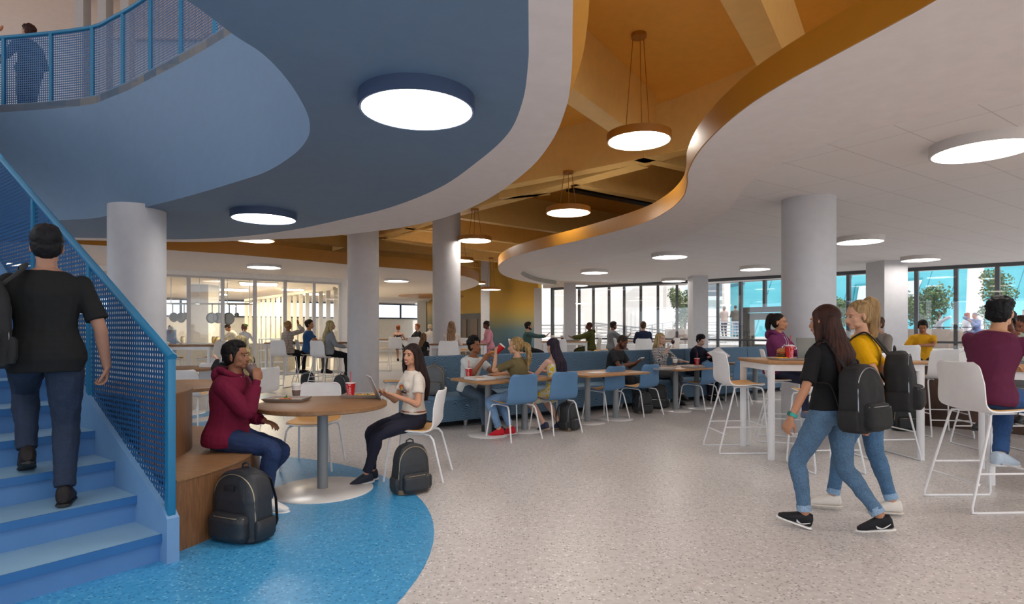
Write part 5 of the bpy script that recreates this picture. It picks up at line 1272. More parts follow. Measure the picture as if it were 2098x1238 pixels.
# ---------------------------------------------------------------- right side
boy = person('boy in a yellow tee behind the dark counter checking his wrist', 7.15, 10.2, -112, h=1.56, vox=.009, skinc='A87252',
    pose=sit(.76, foot=.3, lean=(0, 6), head=(-14, -26, 0), hip=(-.02, .86), LH=(.10, .32, 1.13), LE=(-.8, .1, -.3), LHd=(.95, .2, -.1), LN=(0, 0, -1), RH=(.2, .25, .95), RE=(.6, -.2, -.7), RHd=(-.4, .8, 0), RN=(0, 0, -1)),
    top=('tee', 'DFA51E', -.03, .34), legs=('trousers', '2A2C48', .93), shoes=(SHOE_K, '333333'), hair=('short', '14110F'))
mman = person('broad young man in a maroon tee sitting on the white bar stool, seen from behind', 3.84, 4.70, 8, h=1.77, vox=.0058, skinc='C0906E',  b=1.0,
    pose=sit(.77, foot=.0, lean=(6, 12), twist=30, head=(22, -6, 0), hip=(-.02, .862), LH=(-.28, .42, 1.09), LE=(-.7, -.2, -.7), LHd=(.5, .8, 0), LN=(0, 0, -1), RH=(.10, .50, 1.09), RE=(.8, -.2, -.7), RHd=(-.3, .9, 0), RN=(0, 0, -1), LF=(-.10, .20, .36), RF=(.14, .42, .36), LK=(-.5, 1, .6), RK=(.15, 1, .7)),
    top=('tee', '5E2440', -.06, .40), legs=('jeans', '274A78', .94, .012), shoes=('B8C8D8', 'E2E4E6'), hair=('wavy', '0E0F12'))
person('dark haired man in a sage green shirt leaning over the right bar table', 5.62, 6.55, 205, h=1.72, vox=.009, skinc='6A3A28', 
    pose=sit(.77, foot=.3, lean=(8, 22), head=(10, -18, 0), hip=(-.04, .865), LH=(-.15, .5, 1.09), LHd=(.4, .9, 0), LN=(0, 0, -1), RH=(.15, .5, 1.09), RHd=(-.4, .9, 0), RN=(0, 0, -1)),
    top=('shirt', '8A9484', -.05), legs=('trousers', '2A2A30', .93), shoes=(SHOE_K, '333333'), hair=('short', '0C0A0A'))
LEO = NT('spotted_cloth', .85); vv = LEO.n('ShaderNodeTexVoronoi', i_Scale=48.0); LEO.l(LEO.mapping(), vv.inputs['Vector']); LEO.col(LEO.ramp(vv.outputs['Distance'], [(.32, '2A2422'), (.34, 'CFC4B4')], 'CONSTANT')); LEO = LEO.m
person('woman in a black and white spotted top behind the man in the sage shirt', 6.30, 7.15, 205, h=1.62, sex='f', vox=.01, skinc='7A4630', pose=sit(.77, foot=.3, lean=(8, 24), head=(0, -20, 0), hip=(-.04, .865), LH=(-.15, .45, 1.0), RH=(.15, .45, 1.0)),
    top=('tee', LEO, -.05, .15), legs=('trousers', '2A2A30', .93), shoes=(SHOE_K, '333333'), hair=('bun', '2A1A14'))
person('brown haired man in a tan jacket sitting far behind the blonde ponytail girl', XatY(1806, 9.0), 9.0, 190, h=1.62, vox=.011, skinc='B98A70', pose=sit(.76, foot=.3, lean=(2, 8), head=(0, -6, 0), hip=(0, .86), LH=(-.15, .35, 1.05), RH=(.15, .35, 1.05)),
    top=('blazer', '8A8078', -.05), legs=('trousers', '3A3A44', .93), shoes=(SHOE_K, '333333'), hair=('short', '3E2A1E'))
# ---------------------------------------------------------------- far guests
def far(label, px, D, face, h, sex, skinc, topk, topc, legc, hair, pose=None, seat=.76, vox=.0125, **k):
    p = sit(seat, foot=.3 if seat > .6 else 0, lean=(0, 5), LH=(-.14, .36, seat+.30), LHd=(.3, .9, 0), LN=(0, 0, -1), RH=(.14, .36, seat+.30), RHd=(-.3, .9, 0), RN=(0, 0, -1), hip=(-.03, seat+.1))
    if seat == 0: p = dict(lean0=0, lean1=3)
    p.update(pose or {})
    return person(label, XatY(px, D), D, face, h=h, sex=sex, vox=vox, skinc=skinc, pose=p, top=(topk, topc, -.05), legs=('trousers', legc, .93) if topk != 'dress' else ('skirt', legc, .8), shoes=('222226', '33363A'), hair=hair, **k)
CHK = NT('checked_jacket', .85); s3 = CHK.n('ShaderNodeSeparateXYZ'); CHK.l(CHK.mapping((16, 16, 16)), s3.inputs[0]); ff = CHK.math('MAXIMUM', CHK.math('GREATER_THAN', CHK.math('FRACT', s3.outputs[0]), .9), CHK.math('GREATER_THAN', CHK.math('FRACT', s3.outputs[2]), .9)); CHK.col(CHK.mix(ff, 'A69A90', '6E635C')); CHK = CHK.m
far('woman in a pink coat with dark bun standing behind the banquette', 1003, 17, 195, 1.68, 'f', '5A3024', 'blazer', 'C98A98', 'B87888', ('bun', '1C0E0E'), dict(head=(0, -24, 0), lean0=2, lean1=8, LH=(-.16, .32, .98), RH=(.16, .32, .98)), 0)
far('bearded dark haired man in a teal shirt sitting behind the banquette gesturing', 1082, 15.6, 4, 1.62, 'm', 'B98262', 'shirt', '3E5654', '1C1C22', ('short', '120E0E'), dict(RH=(.1, .52, 1.22), RHd=(0, .6, .7), LH=(-.1, .48, 1.2), LHd=(0, .6, .7)), beard='16100E')
far('bald man in an olive jacket with hands spread, behind the banquette', 1208, 16.9, 180, 1.66, 'm', '6E3E28', 'hoodie', '4A4A1E', '3A3A1A', ('buzz', '3A2016'), dict(RH=(.2, .5, 1.16), RHd=(.2, .9, .3), RN=(0, 0, 1), LH=(-.2, .55, 1.12), LHd=(-.1, .9, .3), LN=(0, 0, 1)))
far('bearded man in a grey blazer seen in profile by the windows', 1255, 17.4, 10, 1.70, 'm', '8A5A40', 'blazer', '77797E', '77797E', ('short', '1C1410'), dict(RH=(.1, .45, 1.18), RHd=(0, .5, .8), head=(0, -12, 0)), beard='1C1410')
far('man in a navy blazer seen from behind at the windows', 1318, 16.5, 84, 1.66, 'm', 'B88870', 'blazer', '1E2440', '1E2440', ('short', '4A3020'), face_detail=False)
far('woman in a checked tan jacket with blonde updo on a stool before the kitchen', 590, 14.3, 58, 1.66, 'f', 'A8663E', 'blazer', CHK, '1A1A1E', ('bun', '8A6A44'), dict(RH=(.1, .22, 1.52), RHd=(-.3, .1, .9), RE=(.9, .3, -.3), LH=(-.15, .4, 1.05)), face_detail=False)
far('short haired man in a blue tee with folded arms before the kitchen', 633, 14.7, 8, 1.72, 'm', 'C48E6E', 'tee', '335C92', '6A625A', ('short', '2A1C14'), dict(RH=(-.08, .24, 1.12), RE=(.9, .2, -.6), LH=(.08, .26, 1.1), LE=(-.9, .2, -.6)))
far('woman with long blonde hair in a grey blazer sitting before the kitchen', 677, 13.6, 22, 1.64, 'f', 'C89A7C', 'blazer', '8C9096', '16161A', ('long', '9E9068', 'CFC29A', .48), dict(LH=(-.1, .34, .98), RH=(.14, .34, .98)))
FLB = NT('floral_black', .85); vv = FLB.n('ShaderNodeTexVoronoi', i_Scale=16.0); FLB.l(FLB.mapping(), vv.inputs['Vector']); FLB.col(FLB.ramp(vv.outputs['Distance'], [(.2, 'D8B0B8'), (.3, 'B8963C'), (.36, '17161A')], 'CONSTANT')); FLB = FLB.m
far('woman with ginger bun in a black floral dress, far between the two columns', 816, 19.6, 88, 1.52, 'f', 'D09A80', 'dress', FLB, '17161A', ('bun', '8A4A26'), face_detail=False)
far('ginger haired man in a black jacket between the two columns', 855, 20.2, 215, 1.60, 'm', 'C89070', 'blazer', '1A1A1C', '1A1A1C', ('short', '7A4420'), dict(head=(20, 0, 0)))
far('small blonde woman in dark clothes seated low left of the second column', 868, 17.5, 60, 1.52, 'f', 'C89070', 'shirt', '1C1C20', '141418', ('long', '6A4E34', '8E7048', .34), seat=.5)
far('woman in a cream top with short fair hair beside the farther column', 881, 20.5, 95, 1.6, 'f', 'D0A088', 'blazer', 'CDBFB2', '3A3A44', ('bun', 'B8A080'), face_detail=False)
far('woman with long light brown hair in a cream blouse seen from behind', 925, 13.4, 92, 1.60, 'f', 'D0A088', 'shirt', 'D8CCC4', '8A6A50', ('long', '7A543A', 'B08C6C', .50), face_detail=False)
person('woman with wavy blonde hair in black behind the hoodie boy holding a phone', XatY(497, 8.2), 8.2, 150, h=1.66, sex='f', vox=.0095, skinc='D0A088', face_detail=False,
    pose=sit(.46, lean=(2, 8), head=(10, -10, 0), hip=(-.02, .56), LH=(-.14, .36, .98), LHd=(.1, .8, .4), LN=(.4, 0, .8), RH=(.1, .3, .8)), top=('shirt', '17171B', -.04), legs=('trousers', '17171B', .93), shoes=(SHOE_K, '333333'), hair=('longwavy', '9C8458', 'D4C090', .46))
phone('dark phone held by the blonde woman behind the hoodie boy', Vector((XatY(466, 7.9), 7.9, ZatY(738, 7.9))), zmat((.3, -.7, .6)))
WHC = cloth('D9DAE2'); 
ck = far('kitchen cook in a pale cap and blue apron behind the glass at the left', 346, 18.6, -30, 1.52, 'f', 'C89070', 'shirt', 'C4CAD6', '6A6E78', ('ponytail', '3A2018', None, .16), dict(head=(0, -30, 0), lean1=8, LH=(-.16, .38, .95), RH=(.16, .38, .95)), 0)
ck2 = far('kitchen cook with a black beret bending over the counter', 484, 19.7, 190, 1.66, 'm', 'C89070', 'shirt', 'E0D8C8', '55585E', ('buzz', '5A3A28'), dict(head=(0, -30, 0), lean0=10, lean1=30, LH=(-.16, .6, .95), RH=(.16, .6, .95)), 0)
ck3 = far('kitchen cook with a green cap seen from behind', 501, 19.0, 80, 1.60, 'f', 'C89070', 'shirt', 'D4D8E4', '55585E', ('ponytail', '6A3626', None, .2), dict(LH=(-.16, .38, .95), RH=(.16, .38, .95)), 0, face_detail=False)
for info, c_, z_, lab in ((ck, 'A9B6C2', .1, 'cap'), (ck2, '24242A', .085, 'beret'), (ck3, '7FA84A', .1, 'cap')):
    m = MB(); m.ell(info['hp'](0, -.015, .07), (.092, .108, .058), info['HR'], 18, 10); m.build(lab, cloth(c_), info['root'])
m = MB().box((0, .135, 1.02), (.32, .02, .75), bev=.008); m.build('apron', cloth('7C96C0'), ck['root'])
# ---------------------------------------------------------------- stair climber and upper floor
CX_, CY_ = -2.80, 3.52
climber = person('young man in a black tee and dark jeans climbing the blue stairs, seen from behind', CX_, CY_, 126, h=1.74, vox=.0056, z=2*RIS, skinc='9E7460', face_detail=True,
    pose=dict(hip=(.02, .90), hx=0, lean0=3, lean1=5, head=(0, 0, 0), RH=(.30, .04, .83), RE=(.5, -.8, -.3), RHd=(0, .2, -1), RN=(-1, 0, 0), Rc=.8, LH=(-.28, .08, .84), LE=(-.5, -.8, -.3), LHd=(0, .1, -1), LN=(1, 0, 0),
              RF=(.09, -.05, .09), LF=(-.10, .20, .30), LT=(-.1, 1, -.35), RT=(.1, 1, -.05), RK=(.05, 1, .1), LK=(-.1, 1, .1)),
    top=('tee', '1A1B1C', -.1, .42), legs=('jeans', '1C2A40', .95, .014), shoes=('241E1E', '1A1818'), hair=('short', '111013'))
person('brown haired man standing behind the upper floor railing', XatY(60, 10.0), 10.0, 172, h=1.76, vox=.009, z=Z2, skinc='B07A5E', pose=dict(head=(0, 4, 0), LH=(-.2, .3, 1.1), RH=(.22, .25, 1.05), LE=(-.6, -.5, -.6), RE=(.6, -.6, -.6)),
    top=('blazer', '28405C', -.08), legs=('jeans', '26364E', .95), shoes=('222226', '33363A'), hair=('wavy', '2A140E'))
person('person at the left picture edge upstairs raising a hand', XatY(-62, 10.0), 10.0, 0, h=1.7, sex='f', vox=.012, z=Z2, skinc='A8684A', pose=dict(LH=(-.1, .5, 1.78), LHd=(.1, .7, .5), LN=(1, 0, 0), LE=(-.3, .2, -1)),
    top=('tee', '3A3A44', -.05), legs=('trousers', '2A2A33', .93), shoes=('222226', '33363A'), hair=('short', '1A1210'))
# ================================================================ BACKPACKS
def sq_loft(mb, rings, n=28, e=.42):
    V = []; F = []
    for cx, cy, z, a, b in rings:
        for i in range(n):
            t = 2*math.pi*i/n; c, s_ = math.cos(t), math.sin(t)
            V.append((cx+math.copysign(abs(c)**e, c)*a, cy+math.copysign(abs(s_)**e, s_)*b, z))
    for k in range(len(rings)-1):
        for i in range(n):
            j = (i+1) % n; F.append((k*n+i, k*n+j, (k+1)*n+j, (k+1)*n+i))
    F.append(tuple(range(n-1, -1, -1))); F.append(tuple((len(rings)-1)*n+i for i in range(n))); return mb.add(V, F)
ZIPB = mat('zip_brass', 'B0A084', .35, .8); ZIPG = mat('zip_grey', '8C9096', .35, .8)
def backpack(label, x, y, z, rz, w=.32, d=.17, h=.45, col='22242A', base=None, zipm=None, tilt=0, vox=.006, straps=True, rough=.55, g='backpacks', rot=None, soft=0, front=True):
    t = thing('backpack', label, 'backpack', (x, y, z), rz, g); t.rotation_euler = (tilt, 0, rz) if rot is None else rot
    m_ = mat('pack_'+col, col, rough, bump=.25, bscale=160, var=.08, vscale=10); zipm = zipm or ZIPG; a, b_ = w/2, d/2
    mb = MB(); rr = [(0, 0, 0.004, a*.9, b_*.88), (0, 0, .02, a*.98, b_), (0, 0, h*.3, a*1.02, b_*1.04), (0, 0, h*.6, a, b_)]
    for i in range(9):
        u = i/8; k = math.sqrt(max(1-(u*.985)**2.3, 0)); rr.append((0, b_*.12*u, h*.6+h*.4*u, max(a*(.25+.75*k) if u < 1 else a*.2, .02), max(b_*(.55+.45*k)*(1-.12*u), .02)))
    sq_loft(mb, rr); emit('body', mb, vox, m_, t, 3, folds(.0035+soft, 20, x))
    if base: mb = MB(); sq_loft(mb, [(0, 0, 0, a*.93, b_*.93), (0, 0, .01, a*1.03, b_*1.05), (0, 0, h*.1, a*1.045, b_*1.07), (0, 0, h*.11, a*1.03, b_*1.04)]); mb.build('base', mat('pack_base_'+base, base, .7), t)
    if front:
        mb = MB(); sq_loft(mb, [(0, -b_*.95, h*.05, a*.72, b_*.5), (0, -b_, h*.12, a*.8, b_*.62), (0, -b_, h*.34, a*.8, b_*.62), (0, -b_*.95, h*.42, a*.74, b_*.45), (0, -b_*.9, h*.44, a*.6, b_*.25)]); p_ = emit('front_pocket', mb, vox, m_, t, 2, folds(.002, 26))
        MB().tube([(-a*.76, -b_*1.28, h*.385), (-a*.4, -b_*1.52, h*.39), (a*.4, -b_*1.52, h*.39), (a*.76, -b_*1.28, h*.385)], .0035, n=6).build('zipper', zipm, p_); MB().box((a*.62, -b_*1.5, h*.34), (.006, .005, .035)).build('zip_pull', zipm, p_)
        for sx_ in (-1, 1):
            mb = MB(); sq_loft(mb, [(sx_*a*.97, 0, h*.05, .022, b_*.7), (sx_*a*1.02, 0, h*.12, .028, b_*.78), (sx_*a*1.02, 0, h*.3, .028, b_*.78), (sx_*a*1.0, 0, h*.34, .018, b_*.75)]); mb.build('side_pocket', m_, t)
    ar = []
    for i in range(21):
        u = math.pi*i/20; ar.append((a*.93*math.cos(u), -b_*.72, h*.55+h*.40*math.sin(u)**.8))
    ar = [(a*.985, -b_*.72, h*.30)]+ar+[(-a*.985, -b_*.72, h*.30)]; MB().tube(ar, .0042, n=6).build('zipper', zipm, t)
    MB().tube([(-.035, b_*.3, h*.97), (-.03, b_*.3, h*1.05), (0, b_*.3, h*1.08), (.03, b_*.3, h*1.05), (.035, b_*.3, h*.97)], .007, n=8).build('handle', m_, t)
    if straps:
        for sx_ in (-1, 1): MB().tube([(sx_*a*.35, b_*.9, h*.93), (sx_*a*.5, b_*1.5, h*.8), (sx_*a*.62, b_*1.75, h*.5), (sx_*a*.8, b_*1.5, h*.2), (sx_*a*.9, b_*.9, h*.08)], .02, n=8, flat=.35).build('shoulder_strap', m_, t)
    return t
def worn(info, label, off, h, w, d, col, tiltf=.0, **k):
    r = info['root']; pos = world(info, off); t = backpack(label, pos.x, pos.y, pos.z, r.rotation_euler.z+k.pop('drz', 0), w=w, d=d, h=h, col=col, tilt=tiltf, straps=False, soft=.002, rough=.8, vox=.0058, **k)
    # the pack's own front must look backwards: local -Y already does
    inv = t.matrix_basis.inverted() if False else (Matrix.Translation(t.location) @ t.rotation_euler.to_matrix().to_4x4()).inverted()
    sides = k.get('sides', (-1, 1)); m_ = mat('pack_'+col, col, .8)
    p5 = info['spine'](.505); p4 = info['spine'](.42); p2 = info['spine'](.26); s = info['s']
    for sx_ in (-1, 1):
        pts = [Vector(off)+Vector((sx_*w*.2, d*.4, h*.9)), p5[0]+p5[1]*sx_*.088*s-p5[2]*.07*s+p5[3]*.0, p5[0]+p5[1]*sx_*.09*s+p5[3]*.018*s, p4[0]+p4[1]*sx_*.095*s+p4[2]*.108*s, p2[0]+p2[1]*sx_*.115*s+p2[2]*.085*s, p2[0]+p2[1]*sx_*.145*s+p2[2]*.0*s-p2[3]*.04*s, p2[0]+p2[1]*sx_*.13*s-p2[2]*.09*s-p2[3]*.07*s, Vector(off)+Vector((sx_*w*.42, d*.3, h*.12))]
        MB().tube([inv @ world(info, q) for q in crom(pts, 5)], .022, n=8, flat=.3).build('shoulder_strap', m_, t)
    return t
x, y = P(483, 1114, 0); big = backpack('large black leather backpack with a beige zipper on the blue floor beside the bench', x, y+.1, 0, -.38, w=.38, d=.2, h=.465, col='26282D', zipm=ZIPB, vox=.0052, rough=.42)
MB().box((-.02, -.098, .355), (.085, .004, .038), bev=.0015).build('patch', mat('pack_patch', '1C1D21', .5), big)
x, y = P(842, 1008, 0); backpack('dark grey backpack with a tan base beside the tablet girl chair', x, y, 0, .62, w=.29, d=.17, h=.42, col='2C2F33', base='6E5C48', zipm=ZIPB, vox=.0055)
backpack('smooth grey backpack leaning on the left end of the banquette', XatY(888, 8.33), 8.33, .458, -.1, w=.33, d=.17, h=.44, col='54575A', zipm=ZIPB, tilt=-.12, rough=.45, vox=.007)
x, y = P(1167, 882, 0); backpack('black backpack with tan corner on the floor right of the yellow dress woman', x, y+.06, 0, .95, w=.3, d=.18, h=.40, col='2A2B2D', base='7A6648', vox=.007)
x, y = P(1320, 848, 0); backpack('dark backpack with tan base under the table by the right blue chair of the pair', x, y+.1, 0, .5, w=.29, d=.17, h=.36, col='303134', base='76644A', vox=.008)
x, y = P(1348, 838, 0); backpack('round topped black backpack behind the tan based one at the banquette', x, y+.08, 0, -.1, w=.36, d=.18, h=.44, col='2A2B2D', vox=.008)
x, y = P(1864, 884, 0); backpack('black backpack with beige zipper leaning on the dark wood counter', x, y+.08, 0, -.15, w=.36, d=.18, h=.46, col='242527', zipm=ZIPB, vox=.007)
x, y = P(630, 797, 0); backpack('small dark backpack with pale straps on the floor by the kitchen stools', x, y, 0, .1, w=.3, d=.17, h=.4, col='1E2226', zipm=WHITE_MET, vox=.01)
x, y = P(699, 813, 0); backpack('tall dark bag on the floor against the nearer middle column', x, y, 0, -.3, w=.3, d=.2, h=.46, col='26282C', vox=.01)
backpack('grey backpack hung behind the right bar table', XatY(2078, 6.05), 6.05, .62, .1, w=.4, d=.18, h=.46, col='4A4B4A', vox=.008)
worn(walker, 'black backpack on the back of the walking girl in the black tee', (-.02, -.225, .73), .44, .31, .17, '141417', -.06)
worn(ywalk, 'black backpack on the back of the blonde girl in the yellow tee', (.0, -.225, .80), .44, .32, .18, '17181A', -.04)
# bag on the climber's left shoulder
pos = world(climber, (-.30, -.17, .84)); bag = backpack('black backpack slung from the left shoulder of the stair climber', pos.x, pos.y, pos.z, climber['root'].rotation_euler.z, w=.3, d=.15, h=.52, col='16171A', straps=False, soft=.003, rough=.8, tilt=-.04)
inv = (Matrix.Translation(bag.location) @ bag.rotation_euler.to_matrix().to_4x4()).inverted(); p5 = climber['spine'](.505); p4 = climber['spine'](.40)
MB().tube([inv @ world(climber, q) for q in crom([Vector((-.22, -.14, 1.28)), p5[0]+p5[1]*-.11-p5[2]*.09+p5[3]*.0, p5[0]+p5[1]*-.115+p5[3]*.035, p4[0]+p4[1]*-.15+p4[2]*.13, Vector((-.25, -.08, .92))], 5)], .026, n=8, flat=.3).build('shoulder_strap', mat('pack_16171A', '16171A', .8), bag)
# ================================================================ FOOD AND TABLE THINGS
TRAY = mat('tray_taupe', 'A59A90', .6); TRAYG = mat('tray_grey', 'BDB9B5', .5)
def tray(label, x, y, z, rz, w=.36, d=.25, m_=None, rim=.028, food=None):
    t = thing('food_tray', label, 'tray', (x, y, z), rz, 'food trays'); m_ = m_ or TRAY
    mb = MB(); a, b_ = w/2, d/2; v = []
    for k, (o, zz) in enumerate(((0, rim), (-.022, 0), (-.028, .006), (-.012, rim))):
        pass
    V = [(-a, -b_, rim), (a, -b_, rim), (a, b_, rim), (-a, b_, rim)]; i1 = .02
    V += [(-a+i1, -b_+i1, 0), (a-i1, -b_+i1, 0), (a-i1, b_-i1, 0), (-a+i1, b_-i1, 0)]; i2 = .026
    V += [(-a+i2, -b_+i2, .004), (a-i2, -b_+i2, .004), (a-i2, b_-i2, .004), (-a+i2, b_-i2, .004)]; i3 = .006
    V += [(-a+i3, -b_+i3, rim), (a-i3, -b_+i3, rim), (a-i3, b_-i3, rim), (-a+i3, b_-i3, rim)]
    F = [(4, 7, 6, 5), (8, 9, 10, 11)]
    for i in range(4):
        j = (i+1) % 4; F += [(i, i+4, j+4, j), (12+i, 12+j, 8+j, 8+i), (i, j, 12+j, 12+i)]
    mb.add(V, F).build('tray_body', m_, t, False); MB().box((0, 0, .006), (w-.07, d-.07, .002)).build('liner', PAP, t, False); return t
def food_on(t, name, label, cat, x, y, z, fn, g=None):
    f = thing(name, label, cat, (x, y, z), 0, g); fn(f); return f
GRN = mat('basil', '4E7A2C', .6); SHR = mat('pasta', 'DC8A50', .6)
def salad(f):
    rnd = random.Random(3); m = MB()
    for i in range(26): a = rnd.uniform(0, 6.28); r = rnd.uniform(0, .05); m.ell((r*math.cos(a), r*math.sin(a)*.8, rnd.uniform(.004, .018)), (.012, .007, .006), Matrix.Rotation(a, 3, 'Z'), 8, 5)
    m.build('filling', SHR, f); m = MB(); m.ell((.005, 0, .03), (.006, .01, .018)); m.ell((-.008, .004, .022), (.01, .006, .01)); m.build('basil_leaf', GRN, f)
def pizza_flat(f, w=.2, d=.14):
    MB().box((0, 0, .006), (w, d, .012), bev=.005).build('crust', CRU, f); MB().box((0, 0, .013), (w*.88, d*.86, .004), bev=.001).build('topping', PZ, f)
    m = MB(); rnd = random.Random(1)
    for i in range(7): m.ell((rnd.uniform(-w*.35, w*.35), rnd.uniform(-d*.3, d*.3), .017), (.01, .007, .004), Matrix.Rotation(i, 3, 'Z'), 7, 4)
    m.build('basil_leaf', GRN, f)
x, y = P(587, 822, .76); tray('taupe tray with salad in front of the hoodie boy', x, y+.02, .761, -.05)
food_on(0, 'salad', 'small heap of shrimp salad with a basil leaf on the left taupe tray', 'food', x-.005, y+.0, .769, salad)
x2, y2 = P(742, 814, .76); tray('taupe tray with pizza in front of the tablet girl', x2, y2+.02, .761, .03)
food_on(0, 'pizza', 'square pizza on the right taupe tray of the round table', 'pizza', x2+.02, y2+.02, .769, lambda f: pizza_flat(f, .2, .13))
x, y = P(607, 815, .77); cup_paper('white paper coffee cup with brown sleeve on the round table tray', x, y, .769)
x, y = P(721, 813, .77); red_cup('red paper cup with straw on the round table', x-.01, y-.01, .769, .1)
# pizza boxes
def pizza_box(label, x, y, rz):
    t = thing('pizza_box', label, 'box', (x, y, .746), rz, 'pizza boxes'); m = MB(); m.box((0, 0, .003), (.3, .3, .004))
    for q in ((0, .148), (0, -.148)): m.box((q[0], q[1], .018), (.3, .004, .034))
    for q in ((.148, 0), (-.148, 0)): m.box((q[0], q[1], .018), (.004, .3, .034))
    m.build('carton', mat('carton_white', 'D8D4D0', .7), t, False); return t
for dx, dy, lab in ((-.47, -.06, 'open white pizza box at the left end of the first banquette table'), (-.13, .02, 'open white pizza box in the middle of the first banquette table')):
    x = -.07+dx*math.cos(BA)-dy*math.sin(BA); y = 7.94+dx*math.sin(BA)+dy*math.cos(BA); pizza_box(lab, x, y, BA)
    food_on(0, 'pizza', lab.replace('open white pizza box', 'pizza in the box'), 'pizza', x, y, .752, lambda f: (MB().lathe([(.12, 0), (.128, .006), (.12, .014), (.11, .012)], n=32).build('crust', CRU, f), MB().lathe([(.112, .010), (.112, .014)], n=32).build('topping', PZ, f)))
x, y = P(966, 773, .75); red_cup('red paper cup with straw before the curly haired young man', x-.03, y-.1, .746)
def burger(label, x, y, z, k=1.0):
    f = thing('burger', label, 'burger', (x, y, z), 0, 'burgers'); bun = mat('bun', 'B8783A', .5)
    MB().lathe([(.04*k, 0), (.05*k, .006*k), (.052*k, .016*k), (.046*k, .02*k)], n=28).build('bottom_bun', bun, f)
    MB().lathe([(.052*k, .02*k), (.055*k, .026*k), (.052*k, .034*k)], n=28).build('patty', mat('patty', '3A2018', .8), f); MB().box((0, 0, .036*k), (.088*k, .088*k, .004*k), .5, bev=.001).build('cheese', mat('cheese', 'F0B030', .4), f)
    MB().lathe([(.052*k, .038*k), (.055*k, .044*k), (.052*k, .052*k)], n=28).build('patty', mat('patty', '3A2018', .8), f); MB().box((0, 0, .054*k), (.088*k, .088*k, .004*k), .1, bev=.001).build('cheese', mat('cheese', 'F0B030', .4), f)
    MB().lathe([(.05*k, .056*k), (.052*k, .06*k), (.05*k, .064*k)], n=28).build('tomato', mat('tomato', 'B82A1E', .4), f)
    MB().lathe([(.053*k, .065*k), (.055*k, .074*k), (.048*k, .092*k), (.03*k, .102*k), (.001, .105*k)], n=32, cap=False).build('top_bun', bun, f)
    m = MB(); rnd = random.Random(2)
    for i in range(30): a = rnd.uniform(0, 6.28); r = rnd.uniform(0, .04)*k; m.ell((r*math.cos(a), r*math.sin(a), (.1045-.9*(r/k)**2*8)*k), (.002, .0013, .001), Matrix.Rotation(a, 3, 'Z'), 5, 4)
    m.build('sesame', mat('sesame', 'E8D8B0', .6), f)
tray('pale tray with burger and red cup on the white bar table', 3.16, 6.56, 1.062, .02, .50, .32, TRAYG, .022)
burger('double cheeseburger with sesame bun on the bar table tray', 3.05, 6.60, 1.07, 1.15)
f = thing('fries', 'scatter of golden fries left of the burger', 'fries', (2.98, 6.50, 1.07)); m = MB(); rnd = random.Random(4)
for i in range(16): m.box((rnd.uniform(-.05, .06), rnd.uniform(-.04, .04), .006+rnd.uniform(0, .012)), (.06, .008, .008), rnd.uniform(0, 3.1))
m.build('chips', mat('fry_gold', 'E0A838', .6), f)
red_cup('red paper cup with straw beside the laptop on the white bar table', XatY(1618, 6.52), 6.52, 1.07, .15, k=1.12)
t = thing('laptop', 'open grey laptop in front of the purple hoodie girl', 'laptop', (XatY(1652, 6.83), 6.83, 1.061), .0)
LPM = mat('laptop_grey', '6E6E68', .4, .3); MB().box((0, .0, .008), (.36, .25, .014), bev=.003).build('keyboard_base', LPM, t); MB().box((0, -.145, .125), (.36, .008, .235), M=Matrix.Rotation(D2R(-9), 3, 'X'), bev=.003).build('lid', LPM, t)
MB().box((0, .03, .0155), (.30, .11, .001)).build('keys', mat('keys_black', '1B1B1D', .5), t); MB().box((0, -.139, .127), (.34, .002, .21), M=Matrix.Rotation(D2R(-9), 3, 'X')).build('screen', mat('laptop_screen', '22252A', .15), t)
# second and third banquette tables
x, y = 1.30, 8.92; t = thing('paper_sheet', 'white paper lying on the table before the grey tee man', 'paper', (x, y, .746), BA); MB().box((0, 0, .001), (.30, .21, .001)).build('sheet', PAP, t, False)
x, y = P(1358, 757, .75); tray('grey tray at the left end of the plaid shirt woman table', x, y, .746, BA, .36, .25, TRAYG)
x, y = P(1420, 753, .75); tray('grey tray with red cup before the navy coat woman', x, y, .746, BA, .36, .25, TRAYG)
x, y = P(1383, 752, .75); cup_paper('white paper coffee cup on the tray table before the plaid shirt woman', x, y, .752)
x, y = P(1428, 750, .75); red_cup('red paper cup with straw before the navy coat woman', x, y, .752)
x, y = P(1068, 771, .75); burger('burger on the table behind the blonde in the olive tee', x, y, .752, 1.2)
for px, lab in ((1132, 'paper cup with dark sleeve left on the table before the teal shirt man'), (1152, 'paper cup with dark sleeve right on the table before the olive jacket man')): cup_paper(lab, XatY(px, 16.9), 16.9, 1.062, k=1.2, sl='5A4046')
tray('small tray on the far bar table beside the olive jacket man', XatY(1172, 17), 17.0, 1.062, 0, .4, .28, TRAYG)
x, y = 5.05, 5.0; tray('pale tray under the forearm of the maroon tee man', x, y, 1.062, -.6, .4, .28, TRAYG)
